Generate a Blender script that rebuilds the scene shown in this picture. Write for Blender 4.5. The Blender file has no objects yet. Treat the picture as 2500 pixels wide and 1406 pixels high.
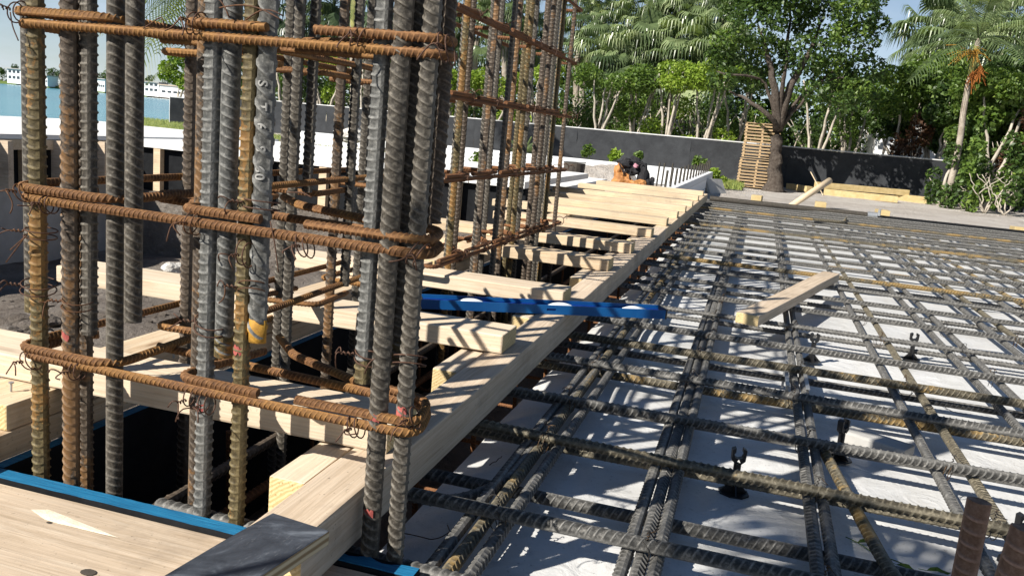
import bpy, bmesh, math, random
import numpy as np
from mathutils import Vector, Matrix
random.seed(7); rng = np.random.default_rng(7)
SC = bpy.context.scene; COL = SC.collection
# ---------------------------------------------------------------- camera, sky, sun, exposure
FPX = 2075.6; YAW, PIT, ROL = [math.radians(a) for a in (-15.28, 10.66, 5.227)]
cf = np.array([math.sin(YAW)*math.cos(PIT), math.cos(YAW)*math.cos(PIT), -math.sin(PIT)])
_r = np.array([math.cos(YAW), -math.sin(YAW), 0.0]); _u = np.cross(_r, cf)
cr = math.cos(ROL)*_r + math.sin(ROL)*_u; cu = -math.sin(ROL)*_r + math.cos(ROL)*_u
CAM = np.array([0, 0, .7])
cam = bpy.data.objects.new('camera', bpy.data.cameras.new('camera')); COL.objects.link(cam)
cam.matrix_world = Matrix(((cr[0], cu[0], -cf[0], CAM[0]), (cr[1], cu[1], -cf[1], CAM[1]), (cr[2], cu[2], -cf[2], CAM[2]), (0, 0, 0, 1)))
cam.data.sensor_width = 36; cam.data.lens = FPX/2500*36; cam.data.clip_start = .05; cam.data.clip_end = 6000
SC.camera = cam
SUN_EL = math.radians(37); SUN_TO = np.array([-.62, -.785]) / math.hypot(.62, .785)      # where the sun stands (left, behind)
w = bpy.data.worlds.new('World'); SC.world = w; w.use_nodes = True
nt = w.node_tree; bg = nt.nodes['Background']; sky = nt.nodes.new('ShaderNodeTexSky'); sky.sky_type = 'NISHITA'
sky.sun_disc = False; sky.sun_elevation = SUN_EL; sky.sun_rotation = math.atan2(SUN_TO[0], SUN_TO[1])
sky.air_density = .9; sky.dust_density = .0; sky.ozone_density = 3.0
bg.inputs[1].default_value = .05
def _n(t, **k):
    n = nt.nodes.new('ShaderNode'+t)
    for a, v in k.items(): n.inputs[a].default_value = v
    return n
tcw = _n('TexCoord'); sx = _n('SeparateXYZ'); nt.links.new(tcw.outputs['Generated'], sx.inputs[0])
mr = _n('MapRange'); nt.links.new(sx.outputs[2], mr.inputs[0]); mr.inputs[1].default_value = .0; mr.inputs[2].default_value = .42; mr.inputs[3].default_value = .62; mr.inputs[4].default_value = .0
nz = _n('TexNoise', Scale=3.2, Detail=6, Roughness=.6); mpw = _n('Mapping'); mpw.inputs['Scale'].default_value = (1, 1, 3.5); nt.links.new(tcw.outputs['Generated'], mpw.inputs[0]); nt.links.new(mpw.outputs[0], nz.inputs['Vector'])
mc = _n('MapRange'); nt.links.new(nz.outputs['Fac'], mc.inputs[0]); mc.inputs[1].default_value = .42; mc.inputs[2].default_value = .68; mc.inputs[3].default_value = .55; mc.inputs[4].default_value = 1.35
ml = nt.nodes.new('ShaderNodeMath'); ml.operation = 'MULTIPLY'; ml.use_clamp = True; nt.links.new(mr.outputs[0], ml.inputs[0]); nt.links.new(mc.outputs[0], ml.inputs[1])
mxw = nt.nodes.new('ShaderNodeMix'); mxw.data_type = 'RGBA'; nt.links.new(ml.outputs[0], mxw.inputs[0]); nt.links.new(sky.outputs[0], mxw.inputs[6]); mxw.inputs[7].default_value = (8.2, 9.6, 11.2, 1)
nt.links.new(mxw.outputs[2], bg.inputs[0])
sun = bpy.data.objects.new('sun', bpy.data.lights.new('sun', 'SUN')); COL.objects.link(sun)
sun.data.energy = 5.0; sun.data.angle = math.radians(.53); sun.data.color = (1, .95, .86)
sd = Vector((-SUN_TO[0]*math.cos(SUN_EL), -SUN_TO[1]*math.cos(SUN_EL), -math.sin(SUN_EL)))
sun.rotation_euler = sd.to_track_quat('-Z', 'Y').to_euler()
SC.view_settings.view_transform = 'Standard'; SC.view_settings.look = 'None'; SC.view_settings.exposure = .78; SC.view_settings.gamma = 1
SC.cycles.max_bounces = 6; SC.cycles.diffuse_bounces = 3; SC.cycles.transparent_max_bounces = 8
try: SC.cycles.use_denoising = True
except Exception: pass

def _ray(x, y): return cf + (x-1250)/FPX*cr - (y-703)/FPX*cu
def atz(x, y, z):
    d = _ray(x, y); return CAM + (z-.7)/d[2]*d
def aty(x, y, Y):
    d = _ray(x, y); return CAM + Y/d[1]*d
def atx(x, y, X):
    d = _ray(x, y); return CAM + X/d[0]*d

# ---------------------------------------------------------------- helpers: materials
def new_mat(name, rough=.7, spec=.3):
    m = bpy.data.materials.new(name); m.use_nodes = True
    b = m.node_tree.nodes['Principled BSDF']; b.inputs['Roughness'].default_value = rough
    b.inputs['Specular IOR Level'].default_value = spec
    return m, m.node_tree, b
def nd(nt, t, **kw):
    n = nt.nodes.new('ShaderNode'+t)
    for k, v in kw.items():
        if k.startswith('_'): setattr(n, k[1:], v)
        else: n.inputs[k.replace('__', ' ')].default_value = v
    return n
def coords(nt, scale=(1, 1, 1), world=False, rand=True):
    tc = nd(nt, 'TexCoord'); mp = nd(nt, 'Mapping'); mp.inputs['Scale'].default_value = scale
    if world:
        g = nd(nt, 'NewGeometry'); nt.links.new(g.outputs['Position'], mp.inputs[0])
    else: nt.links.new(tc.outputs['Object'], mp.inputs[0])
    if rand and not world:
        oi = nd(nt, 'ObjectInfo'); mu = nd(nt, 'VectorMath', _operation='SCALE'); mu.inputs[0].default_value = (37, 53, 71)
        nt.links.new(oi.outputs['Random'], mu.inputs['Scale']); nt.links.new(mu.outputs[0], mp.inputs['Location'])
    return mp.outputs[0]
def noise(nt, vec, scale, detail=4, rough=.6, dist=0):
    n = nd(nt, 'TexNoise', Scale=scale, Detail=detail, Roughness=rough, Distortion=dist); nt.links.new(vec, n.inputs['Vector']); return n.outputs['Fac']
def ramp(nt, fac, stops):
    r = nd(nt, 'ValToRGB'); e = r.color_ramp.elements
    while len(e) < len(stops): e.new(.5)
    for k, (p, c) in enumerate(stops):
        e[k].position = p; e[k].color = (c, c, c, 1) if isinstance(c, (int, float)) else (*c, 1)
    nt.links.new(fac, r.inputs[0]); return r.outputs[0]
def mix(nt, fac, a, b, mode='MIX'):
    m = nd(nt, 'Mix', _data_type='RGBA', _blend_type=mode)
    for s, v in ((m.inputs[0], fac), (m.inputs[6], a), (m.inputs[7], b)):
        if isinstance(v, (int, float)): s.default_value = v
        elif isinstance(v, tuple): s.default_value = (*v, 1)
        else: nt.links.new(v, s)
    return m.outputs[2]
def bump(nt, b, h, strength=.3, dist=.01):
    bp = nd(nt, 'Bump', Strength=strength, Distance=dist); nt.links.new(h, bp.inputs['Height']); nt.links.new(bp.outputs[0], b.inputs['Normal'])
def setc(nt, b, c): nt.links.new(c, b.inputs['Base Color'])

M = {}
def steel(key, dark, mid, light, rust, rust_amt, scale=30, metal=.25, rough=.62):
    m, nt, b = new_mat(key, rough, .5); b.inputs['Metallic'].default_value = metal*.25; b.inputs['Specular IOR Level'].default_value = .3
    v = coords(nt); c = ramp(nt, noise(nt, v, scale*4, 6, .75), [(.30, dark), (.52, mid), (.74, light)])
    big = noise(nt, v, scale*.22, 3, .6); fine = noise(nt, v, scale*3, 5, .7)
    oi = nd(nt, 'ObjectInfo'); ad = nd(nt, 'Math', _operation='MULTIPLY_ADD'); nt.links.new(oi.outputs['Random'], ad.inputs[0]); ad.inputs[1].default_value = .22; nt.links.new(big, ad.inputs[2])
    ad2 = nd(nt, 'Math', _operation='MULTIPLY_ADD'); nt.links.new(fine, ad2.inputs[0]); ad2.inputs[1].default_value = .5; nt.links.new(ad.outputs[0], ad2.inputs[2])
    f = ramp(nt, ad2.outputs[0], [(1.02-rust_amt, 0.0), (1.12-rust_amt, 1.0)])
    rc = ramp(nt, noise(nt, v, scale*6, 4), [(.3, tuple(x*.55 for x in rust)), (.7, rust)])
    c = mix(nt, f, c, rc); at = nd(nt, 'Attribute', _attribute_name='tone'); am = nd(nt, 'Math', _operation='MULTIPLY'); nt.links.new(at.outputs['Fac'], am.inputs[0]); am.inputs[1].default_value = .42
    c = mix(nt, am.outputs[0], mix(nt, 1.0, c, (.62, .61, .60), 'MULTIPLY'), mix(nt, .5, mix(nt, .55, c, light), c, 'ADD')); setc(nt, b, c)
    bump(nt, b, noise(nt, v, scale*9, 4, .7), .25, .002); M[key] = m
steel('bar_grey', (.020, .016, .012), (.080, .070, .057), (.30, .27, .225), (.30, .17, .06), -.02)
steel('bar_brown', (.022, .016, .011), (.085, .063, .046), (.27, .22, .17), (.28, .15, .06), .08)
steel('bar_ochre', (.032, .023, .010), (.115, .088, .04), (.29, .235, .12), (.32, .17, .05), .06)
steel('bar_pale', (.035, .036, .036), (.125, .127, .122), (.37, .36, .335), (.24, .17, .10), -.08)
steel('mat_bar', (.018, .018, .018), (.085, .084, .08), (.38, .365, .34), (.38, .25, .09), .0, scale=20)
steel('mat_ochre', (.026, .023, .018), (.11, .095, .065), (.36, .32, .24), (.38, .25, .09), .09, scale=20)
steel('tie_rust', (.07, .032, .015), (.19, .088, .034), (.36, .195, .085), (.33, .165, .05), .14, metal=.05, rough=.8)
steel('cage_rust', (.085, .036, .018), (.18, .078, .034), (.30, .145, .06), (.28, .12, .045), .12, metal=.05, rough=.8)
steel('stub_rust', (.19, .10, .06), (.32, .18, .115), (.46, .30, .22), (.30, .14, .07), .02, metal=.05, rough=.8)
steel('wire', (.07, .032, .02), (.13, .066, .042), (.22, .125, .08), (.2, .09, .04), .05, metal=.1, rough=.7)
steel('wire_dark', (.03, .028, .026), (.07, .065, .06), (.12, .11, .1), (.16, .09, .04), .15, metal=.3, rough=.5)

def wood(key, a, bcol, c, knots=.7, dirt=.5, grain=1.0):
    m, nt, b = new_mat(key, .75, .2); v = coords(nt, (1.2, 26*grain, 26*grain)); v2 = coords(nt, (1, 1, 1))
    n1 = noise(nt, v, 3.0, 8, .68, .8); col = ramp(nt, n1, [(.28, a), (.5, bcol), (.72, c)])
    wv = coords(nt, (.5, 60*grain, 60*grain)); col = mix(nt, .35, col, ramp(nt, noise(nt, wv, 4, 3), [(.35, .55), (.65, 1.0)]), 'MULTIPLY')
    vk = coords(nt, (2.2, 9, 0)); vo = nd(nt, 'TexVoronoi', Scale=1.3); nt.links.new(vk, vo.inputs['Vector'])
    kf = ramp(nt, vo.outputs['Distance'], [(.06, knots), (.11, knots*.35), (.22, 0.0)]); col = mix(nt, kf, col, (.16, .075, .03))
    df = ramp(nt, noise(nt, v2, 7, 6, .7), [(.52, 0.0), (.75, dirt)]); col = mix(nt, df, col, (.24, .19, .15)); pt_ = ramp(nt, noise(nt, v2, 1.7, 3, .5), [(.35, .80), (.65, 1.0)]); col = mix(nt, 1.0, col, pt_, 'MULTIPLY')
    sp = ramp(nt, noise(nt, v2, 130, 2, .5), [(.68, 0.0), (.74, dirt)]); col = mix(nt, sp, col, (.12, .09, .07))
    setc(nt, b, col); bump(nt, b, n1, .25, .004); M[key] = m
wood('pine', (.58, .41, .25), (.71, .55, .37), (.80, .66, .48))
wood('pine_pale', (.62, .46, .31), (.75, .61, .45), (.84, .72, .56), .35, .22)
wood('pine_grey', (.46, .35, .24), (.63, .50, .37), (.75, .63, .49), .4, .5)
wood('pine_far', (.58, .43, .27), (.70, .55, .37), (.78, .64, .45), .4, .35)
def endgrain(key, a, c):
    m, nt, b = new_mat(key, .8, .15); v = coords(nt); vo = nd(nt, 'TexWave', Scale=45, Distortion=3, Detail=2); vo.wave_type = 'RINGS'; nt.links.new(v, vo.inputs['Vector'])
    col = ramp(nt, vo.outputs['Fac'], [(.2, a), (.8, c)]); sp = ramp(nt, noise(nt, v, 160, 2), [(.6, 0.0), (.72, .7)])
    setc(nt, b, mix(nt, sp, col, (.25, .16, .06))); bump(nt, b, noise(nt, v, 160, 2), .4, .003); M[key] = m
endgrain('end_grain', (.50, .37, .18), (.64, .50, .28))
def plain(key, a, c, scale=8, rough=.7, spec=.3, bs=.2, detail=5, bd=.01, metal=0, world=False):
    m, nt, b = new_mat(key, rough, spec); v = coords(nt, world=world); n = noise(nt, v, scale, detail, .65)
    setc(nt, b, ramp(nt, n, [(.3, a), (.7, c)])); b.inputs['Metallic'].default_value = metal
    if bs: bump(nt, b, noise(nt, v, scale*3, 5, .7), bs, bd)
    M[key] = m
m, nt, b = new_mat('blue_edge', .6, .3); v = coords(nt, (4, 130, 40)); n_ = noise(nt, v, 3, 6, .7)
c = ramp(nt, n_, [(.3, (.005, .06, .14)), (.5, (.010, .135, .28)), (.72, (.03, .22, .40))]); c = mix(nt, ramp(nt, noise(nt, coords(nt, (9, 60, 9)), 4, 5, .7), [(.66, 0.0), (.72, .8)]), c, (.22, .20, .17)); setc(nt, b, c); bump(nt, b, n_, .4, .002); M['blue_edge'] = m
m, nt, b = new_mat('black_ply', .42, .5); v = coords(nt)
c = ramp(nt, noise(nt, v, 9, 8, .72, 1.2), [(.33, (.018, .021, .028)), (.52, (.055, .063, .078)), (.68, (.17, .19, .22)), (.8, (.40, .42, .45))])
sc2 = ramp(nt, noise(nt, coords(nt, (1, 5, 1)), 55, 6, .75), [(.60, 0.0), (.70, .55)]); c = mix(nt, sc2, c, (.24, .25, .27)); setc(nt, b, c)
bump(nt, b, noise(nt, v, 60, 4), .3, .002); M['black_ply'] = m
m, nt, b = new_mat('ply_edge', .8, .2); v = coords(nt, (1, 1, 1)); wv = nd(nt, 'TexWave', Scale=28, Distortion=.6, Detail=3); wv.bands_direction = 'Z'; nt.links.new(v, wv.inputs['Vector'])
setc(nt, b, ramp(nt, wv.outputs['Fac'], [(.2, (.28, .19, .10)), (.8, (.58, .47, .30))])); M['ply_edge'] = m
plain('fresh_wood', (.72, .62, .46), (.86, .79, .66), 30, .8, .2, .3)
plain('form_black', (.010, .0105, .012), (.020, .021, .023), 12, .9, .05, .15)
plain('level_blue', (.004, .06, .22), (.006, .11, .32), 6, .42, .4, 0, metal=.1)
plain('level_dark', (.004, .022, .20), (.006, .035, .28), 6, .3, .5, 0, metal=.2)
plain('vial_white', (.72, .76, .78), (.8, .84, .86), 20, .2, .6, 0)
plain('vial_green', (.45, .62, .12), (.5, .68, .15), 20, .1, .6, 0)
plain('plastic_black', (.008, .008, .009), (.02, .02, .022), 30, .4, .5, .1)
plain('zinc', (.30, .31, .32), (.45, .46, .47), 30, .4, .5, .1, metal=.6)
plain('concrete', (.34, .33, .31), (.46, .45, .43), 6, .9, .2, .3)
plain('concrete_white', (.66, .65, .63), (.76, .75, .73), 6, .9, .2, .3)
m, nt, b = new_mat('block_white', .9, .2); v = coords(nt, rand=False); br = nd(nt, 'TexBrick', Scale=1.0, Mortar__Size=.012); br.inputs['Brick Width'].default_value = .42; br.inputs['Row Height'].default_value = .2
br.inputs['Color1'].default_value = (.66, .67, .68, 1); br.inputs['Color2'].default_value = (.74, .745, .75, 1); br.inputs['Mortar'].default_value = (.60, .60, .60, 1)
sw = nd(nt, 'SeparateXYZ'); cb = nd(nt, 'CombineXYZ'); nt.links.new(v, sw.inputs[0]); nt.links.new(sw.outputs[0], cb.inputs[0]); nt.links.new(sw.outputs[2], cb.inputs[1]); nt.links.new(cb.outputs[0], br.inputs['Vector'])
setc(nt, b, br.outputs['Color']); bump(nt, b, noise(nt, v, 60, 4), .3, .004); M['block_white'] = m
plain('mesh_black', (.020, .0215, .025), (.040, .043, .048), 3, .75, .25, .3, bd=.03)
plain('rail_pale', (.5, .5, .5), (.6, .6, .6), 10, .6, .3, 0)
plain('yellow_wood', (.42, .31, .14), (.58, .45, .24), 9, .7, .2, .1)
plain('pallet_wood', (.36, .25, .14), (.54, .39, .23), 14, .8, .2, .2)
plain('bark_dark', (.055, .042, .034), (.15, .125, .105), 14, .95, .1, .9, bd=.05)
plain('bark_pale', (.30, .26, .21), (.50, .45, .38), 9, .9, .15, .4, bd=.02)
plain('bark_palm', (.22, .18, .14), (.42, .37, .31), 6, .9, .15, .5, bd=.03)
plain('palm_green_trunk', (.16, .19, .05), (.36, .33, .12), 7, .6, .3, .1)
plain('leather', (.30, .12, .035), (.52, .24, .075), 12, .6, .4, .3)
plain('cloth_black', (.012, .012, .014), (.035, .034, .037), 12, .85, .2, .5, bd=.02)
plain('cloth_pink', (.45, .20, .25), (.6, .32, .37), 12, .8, .2, .2)
plain('bucket_dark', (.045, .038, .032), (.09, .075, .06), 9, .7, .3, .1)
plain('red_paint', (.42, .02, .03), (.55, .04, .05), 9, .6, .3, .1)
plain('mark_red', (.22, .04, .035), (.42, .12, .10), 90, .7, .3, .1)
plain('mark_grey', (.26, .255, .24), (.36, .35, .33), 40, .6, .3, 0)
plain('tip_yellow', (.26, .13, .02), (.50, .27, .04), 60, .7, .3, .2)
plain('white_wall', (.70, .71, .72), (.80, .80, .80), 3, .8, .2, 0)
plain('roof_grey', (.30, .29, .28), (.42, .40, .38), 3, .8, .2, 0)
plain('roof_tan', (.42, .33, .25), (.52, .42, .33), 3, .8, .2, 0)
plain('window_dark', (.03, .04, .05), (.06, .075, .09), 3, .15, .5, 0)
plain('date_orange', (.20, .065, .015), (.36, .13, .03), 9, .7, .2, .1)
plain('stone', (.40, .37, .33), (.62, .60, .56), 12, .9, .2, .5, bd=.02)

def leafmat(key, a, bcol, c, trans=.35, rough=.45):
    m = bpy.data.materials.new(key); m.use_nodes = True; nt = m.node_tree; p = nt.nodes['Principled BSDF']; p.inputs['Roughness'].default_value = rough
    p.inputs['Specular IOR Level'].default_value = .35
    g = nd(nt, 'NewGeometry'); r = nd(nt, 'ValToRGB'); e = r.color_ramp.elements; e.new(.5)
    for k, (q, cc) in enumerate(((0, a), (.55, bcol), (1, c))): e[k].position = q; e[k].color = (*cc, 1)
    at = nd(nt, 'Attribute', _attribute_name='tone'); nt.links.new(at.outputs['Fac'], r.inputs[0])
    nt.links.new(r.outputs[0], p.inputs['Base Color']); t = nd(nt, 'BsdfTranslucent')
    tm = mix(nt, 1.0, r.outputs[0], (1.15, 1.25, .5), 'MULTIPLY'); nt.links.new(tm, t.inputs[0])
    ms = nd(nt, 'MixShader'); ms.inputs[0].default_value = trans; nt.links.new(p.outputs[0], ms.inputs[1]); nt.links.new(t.outputs[0], ms.inputs[2])
    nt.links.new(ms.outputs[0], nt.nodes['Material Output'].inputs[0]); M[key] = m
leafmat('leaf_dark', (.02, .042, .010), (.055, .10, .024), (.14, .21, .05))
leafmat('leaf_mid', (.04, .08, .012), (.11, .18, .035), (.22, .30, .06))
leafmat('leaf_bright', (.09, .15, .015), (.22, .32, .04), (.38, .46, .08))
leafmat('leaf_fan', (.045, .07, .03), (.16, .215, .095), (.38, .43, .23), .3, .3)
leafmat('leaf_fan_dark', (.03, .05, .025), (.08, .115, .055), (.18, .22, .11), .3, .35)
leafmat('leaf_coco', (.06, .09, .02), (.14, .17, .04), (.30, .28, .08), .3, .35)
leafmat('leaf_dry', (.03, .018, .01), (.085, .04, .02), (.18, .08, .035), .2, .7)
leafmat('grass', (.06, .10, .02), (.17, .22, .05), (.34, .36, .10), .3, .6)

# ground materials
m, nt, b = new_mat('soil', .95, .1); g = coords(nt, world=True)
c = ramp(nt, noise(nt, g, 2.2, 8, .7), [(.3, (.10, .08, .065)), (.5, (.21, .18, .155)), (.7, (.32, .285, .25))])
c = mix(nt, ramp(nt, noise(nt, g, 26, 4, .7), [(.62, 0.0), (.72, .8)]), c, (.42, .40, .37)); setc(nt, b, c); bump(nt, b, noise(nt, g, 18, 8, .75), 1.0, .05); M['soil'] = m
m, nt, b = new_mat('sand', .95, .1); g = coords(nt, world=True)
c = ramp(nt, noise(nt, g, .9, 8, .7), [(.28, (.40, .35, .30)), (.5, (.54, .49, .44)), (.7, (.66, .62, .57))])
c = mix(nt, ramp(nt, noise(nt, g, 9, 5, .7), [(.6, 0.0), (.72, .7)]), c, (.26, .21, .17)); setc(nt, b, c); bump(nt, b, noise(nt, g, 7, 8, .75), 1.0, .12); M['sand'] = m
m, nt, b = new_mat('membrane', .38, .4); g = coords(nt, world=True)
c = ramp(nt, noise(nt, g, 1.6, 6, .6), [(.3, (.54, .538, .53)), (.7, (.68, .676, .668))])
c = mix(nt, ramp(nt, noise(nt, g, 120, 3, .6), [(.63, 0.0), (.70, .6)]), c, (.22, .2, .18))
c = mix(nt, ramp(nt, noise(nt, g, 5, 8, .75), [(.48, 0.0), (.72, .6)]), c, (.40, .385, .36)); c = mix(nt, ramp(nt, noise(nt, g, 34, 5, .8), [(.60, 0.0), (.68, .45)]), c, (.33, .315, .29)); setc(nt, b, c)
bump(nt, b, noise(nt, g, 9, 5, .55, 1.5), .35, .02); M['membrane'] = m
m, nt, b = new_mat('water', .16, .5); g = coords(nt, (1, 1, 1), world=True); setc(nt, b, ramp(nt, noise(nt, g, .012, 3), [(.35, (.03, .21, .27)), (.65, (.055, .28, .33))]))
bump(nt, b, noise(nt, g, .8, 4), .5, .3); M['water'] = m

# ---------------------------------------------------------------- helpers: geometry
class MB:
    def __init__(s): s.v = []; s.q = []; s.t = []; s.n = 0; s.tone = []; s.ribbed = False
    def add(s, V, Q=None, T=None, tone=None):
        V = np.asarray(V, float).reshape(-1, 3)
        if Q is not None and len(Q): s.q.append(np.asarray(Q, int)+s.n)
        if T is not None and len(T): s.t.append(np.asarray(T, int)+s.n)
        s.v.append(V); s.n += len(V)
        s.tone.append(np.full(len(V), .5) if tone is None else np.broadcast_to(np.asarray(tone, float), (len(V),)))
        return s
    def build(s, name, mat, parent=None, smooth=False, loc=None, end_mat=None):
        V = np.concatenate(s.v); o_ = np.array(loc if loc is not None else (0, 0, 0), float)
        me = bpy.data.meshes.new(name); me.vertices.add(len(V)); me.vertices.foreach_set('co', (V-o_).ravel())
        q = np.concatenate(s.q) if s.q else np.zeros((0, 4), int); t = np.concatenate(s.t) if s.t else np.zeros((0, 3), int)
        me.loops.add(q.size+t.size); me.loops.foreach_set('vertex_index', np.concatenate([q.ravel(), t.ravel()]).astype(np.int32))
        me.polygons.add(len(q)+len(t)); st = np.concatenate([np.arange(len(q))*4, q.size+np.arange(len(t))*3]).astype(np.int32)
        me.polygons.foreach_set('loop_start', st); me.polygons.foreach_set('loop_total', np.concatenate([np.full(len(q), 4), np.full(len(t), 3)]).astype(np.int32))
        me.polygons.foreach_set('use_smooth', np.full(len(q)+len(t), smooth, bool))
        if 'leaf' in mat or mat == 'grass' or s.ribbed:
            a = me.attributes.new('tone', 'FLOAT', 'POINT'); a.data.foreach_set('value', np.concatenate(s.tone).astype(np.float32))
        me.materials.append(M[mat]); me.update(calc_edges=True); me.validate()
        if smooth and mat.split('_')[0] in ('bar', 'mat', 'tie', 'cage', 'stub'): me.set_sharp_from_angle(angle=math.radians(34))
        o = bpy.data.objects.new(name, me); COL.objects.link(o); o.location = o_
        if parent is not None:
            o.parent = parent; o.location = o_ - np.array(parent.location)
        return o
BOXQ = [(0, 3, 2, 1), (4, 5, 6, 7), (0, 1, 5, 4), (1, 2, 6, 5), (2, 3, 7, 6), (3, 0, 4, 7)]
def boxv(x0, x1, y0, y1, z0, z1):
    return np.array([(x0, y0, z0), (x1, y0, z0), (x1, y1, z0), (x0, y1, z0), (x0, y0, z1), (x1, y0, z1), (x1, y1, z1), (x0, y1, z1)], float)
def addbox(mb, x0, x1, y0, y1, z0, z1, rot=0, about=(0, 0)):
    V = boxv(x0, x1, y0, y1, z0, z1)
    if rot:
        c, s = math.cos(rot), math.sin(rot); d = V[:, :2]-np.array(about); V[:, :2] = np.stack([d[:, 0]*c-d[:, 1]*s, d[:, 0]*s+d[:, 1]*c], 1)+np.array(about)
    mb.add(V, BOXQ)
def tag(o, label, cat, group=None, kind=None):
    o['label'] = label; o['category'] = cat
    if group: o['group'] = group
    if kind: o['kind'] = kind
    return o
def thing(name, label, cat, loc=(0, 0, 0), group=None):
    o = bpy.data.objects.new(name, None); COL.objects.link(o); o.location = loc; o.empty_display_size = .1
    return tag(o, label, cat, group)
def struct(o): o['kind'] = 'structure'; return o

def resample(path, n):
    P = np.asarray(path, float); d = np.r_[0, np.cumsum(np.linalg.norm(np.diff(P, axis=0), axis=1))]
    s = np.linspace(0, d[-1], n); return np.stack([np.interp(s, d, P[:, k]) for k in range(3)], 1)
def fillet(pts, rad, n=7):
    P = [np.array(p, float) for p in pts]; out = [P[0]]
    for a, p, c in zip(P, P[1:], P[2:]):
        u1 = (a-p)/np.linalg.norm(a-p); u2 = (c-p)/np.linalg.norm(c-p); k = min(rad, .45*np.linalg.norm(a-p), .45*np.linalg.norm(c-p))
        A, B = p+u1*k, p+u2*k
        for t in np.linspace(0, 1, n): out.append((1-t)**2*A+2*t*(1-t)*p+t*t*B)
    out.append(P[-1]); return np.array(out)
def frames(P, up):
    T = np.gradient(P, axis=0); T /= np.linalg.norm(T, axis=1)[:, None]+1e-12; up = np.asarray(up, float)
    N = up-(T@up)[:, None]*T; bad = np.linalg.norm(N, axis=1) < .05
    if bad.any(): N[bad] = np.array([1., 0, 0])-(T[bad, 0])[:, None]*T[bad]
    N /= np.linalg.norm(N, axis=1)[:, None]; return T, N, np.cross(T, N)
def tube(mb, path, r, n=6, up=(0, 0, 1), cap=True, tone=None):
    P = np.asarray(path, float); R = np.broadcast_to(np.asarray(r, float), (len(P),)); T, N, B = frames(P, up); a = np.arange(n)*2*math.pi/n
    V = P[:, None]+R[:, None, None]*(np.cos(a)[None, :, None]*N[:, None]+np.sin(a)[None, :, None]*B[:, None]); k = len(P)
    i = np.arange(k-1)[:, None]*n; j = np.arange(n)[None]; Q = np.stack([i+j, i+(j+1) % n, i+n+(j+1) % n, i+n+j], -1).reshape(-1, 4)
    V = V.reshape(-1, 3); Tt = []
    if cap:
        V = np.concatenate([V, P[:1], P[-1:]]); jj = np.arange(n)
        Tt = np.concatenate([np.stack([np.full(n, k*n), (jj+1) % n, jj], 1), np.stack([np.full(n, k*n+1), (k-1)*n+jj, (k-1)*n+(jj+1) % n], 1)])
    mb.add(V, Q, Tt, tone)
TH = np.radians([-10, 10, 36, 63, 90, 117, 144, 170, 190, 216, 243, 270, 297, 324]); TH8 = np.radians([-14, 14, 60, 120, 166, 194, 240, 300])
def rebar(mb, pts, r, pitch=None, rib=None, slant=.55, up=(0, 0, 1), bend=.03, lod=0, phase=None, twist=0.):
    """a deformed bar: crescent ribs leaning across the bar and two long ribs, swept along pts"""
    P = fillet(pts, bend) if len(pts) > 2 else np.asarray(pts, float)
    d = np.r_[0, np.cumsum(np.linalg.norm(np.diff(P, axis=0), axis=1))]; L = d[-1]; pitch = pitch or r*1.45; rib = rib or r*.13
    th = TH if lod == 0 else TH8; n = max(2, int(L/pitch)); offs, hs = ((0, .05, .15, .27, .40, .48), (0, .1, 1, 1, .1, 0)) if lod == 0 else ((0, .16, .3, .5), (0, 1, 1, 0))
    s = (np.arange(n)[:, None]+np.array(offs)[None]).ravel()*pitch+(random.random()*pitch*.4); h = np.tile(hs, n); ok = s < L-pitch*.4
    s = np.r_[0, s[ok], L]; h = np.r_[0, h[ok], 0]
    cres = np.abs(np.sin(th))**.6; long_ = (np.abs(np.sin(th)) < .3)*.85
    R = r+rib*np.maximum(h[:, None]*cres[None], long_[None]); sh = slant*r*np.cos(th)*np.where(np.sin(th) >= 0, 1, -1)
    inner = np.ones(len(s)); inner[[0, -1]] = 0
    S = np.clip(s[:, None]+sh[None]*inner[:, None], 0, L); ds = np.linspace(0, L, max(3, int(L/.01)) if len(pts) > 2 else 3)
    PP = np.stack([np.interp(ds, d, P[:, k]) for k in range(3)], 1); T, N, B = frames(PP, up)
    def ip(A): return np.stack([np.interp(S.ravel(), ds, A[:, k]) for k in range(3)], 1).reshape(*S.shape, 3)
    ph = (random.random()*6.28 if phase is None else phase); a = th[None]+ph+twist*S
    V = ip(PP)+R[..., None]*(np.cos(a)[..., None]*ip(N)+np.sin(a)[..., None]*ip(B)); k, m_ = V.shape[:2]
    i = np.arange(k-1)[:, None]*m_; j = np.arange(m_)[None]; Q = np.stack([i+j, i+(j+1) % m_, i+m_+(j+1) % m_, i+m_+j], -1).reshape(-1, 4)
    jj = np.arange(m_); V = np.concatenate([V.reshape(-1, 3), PP[:1], PP[-1:]])
    Tt = np.concatenate([np.stack([np.full(m_, k*m_), (jj+1) % m_, jj], 1), np.stack([np.full(m_, k*m_+1), (k-1)*m_+jj, (k-1)*m_+(jj+1) % m_], 1)])
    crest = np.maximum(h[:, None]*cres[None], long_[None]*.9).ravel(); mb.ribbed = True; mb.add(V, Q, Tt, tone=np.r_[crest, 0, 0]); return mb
def rbar(name, pts, r, mat, parent, **kw):
    mb = MB(); rebar(mb, pts, r, **kw); return mb.build(name, mat, parent, smooth=True, loc=pts[0])
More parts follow.
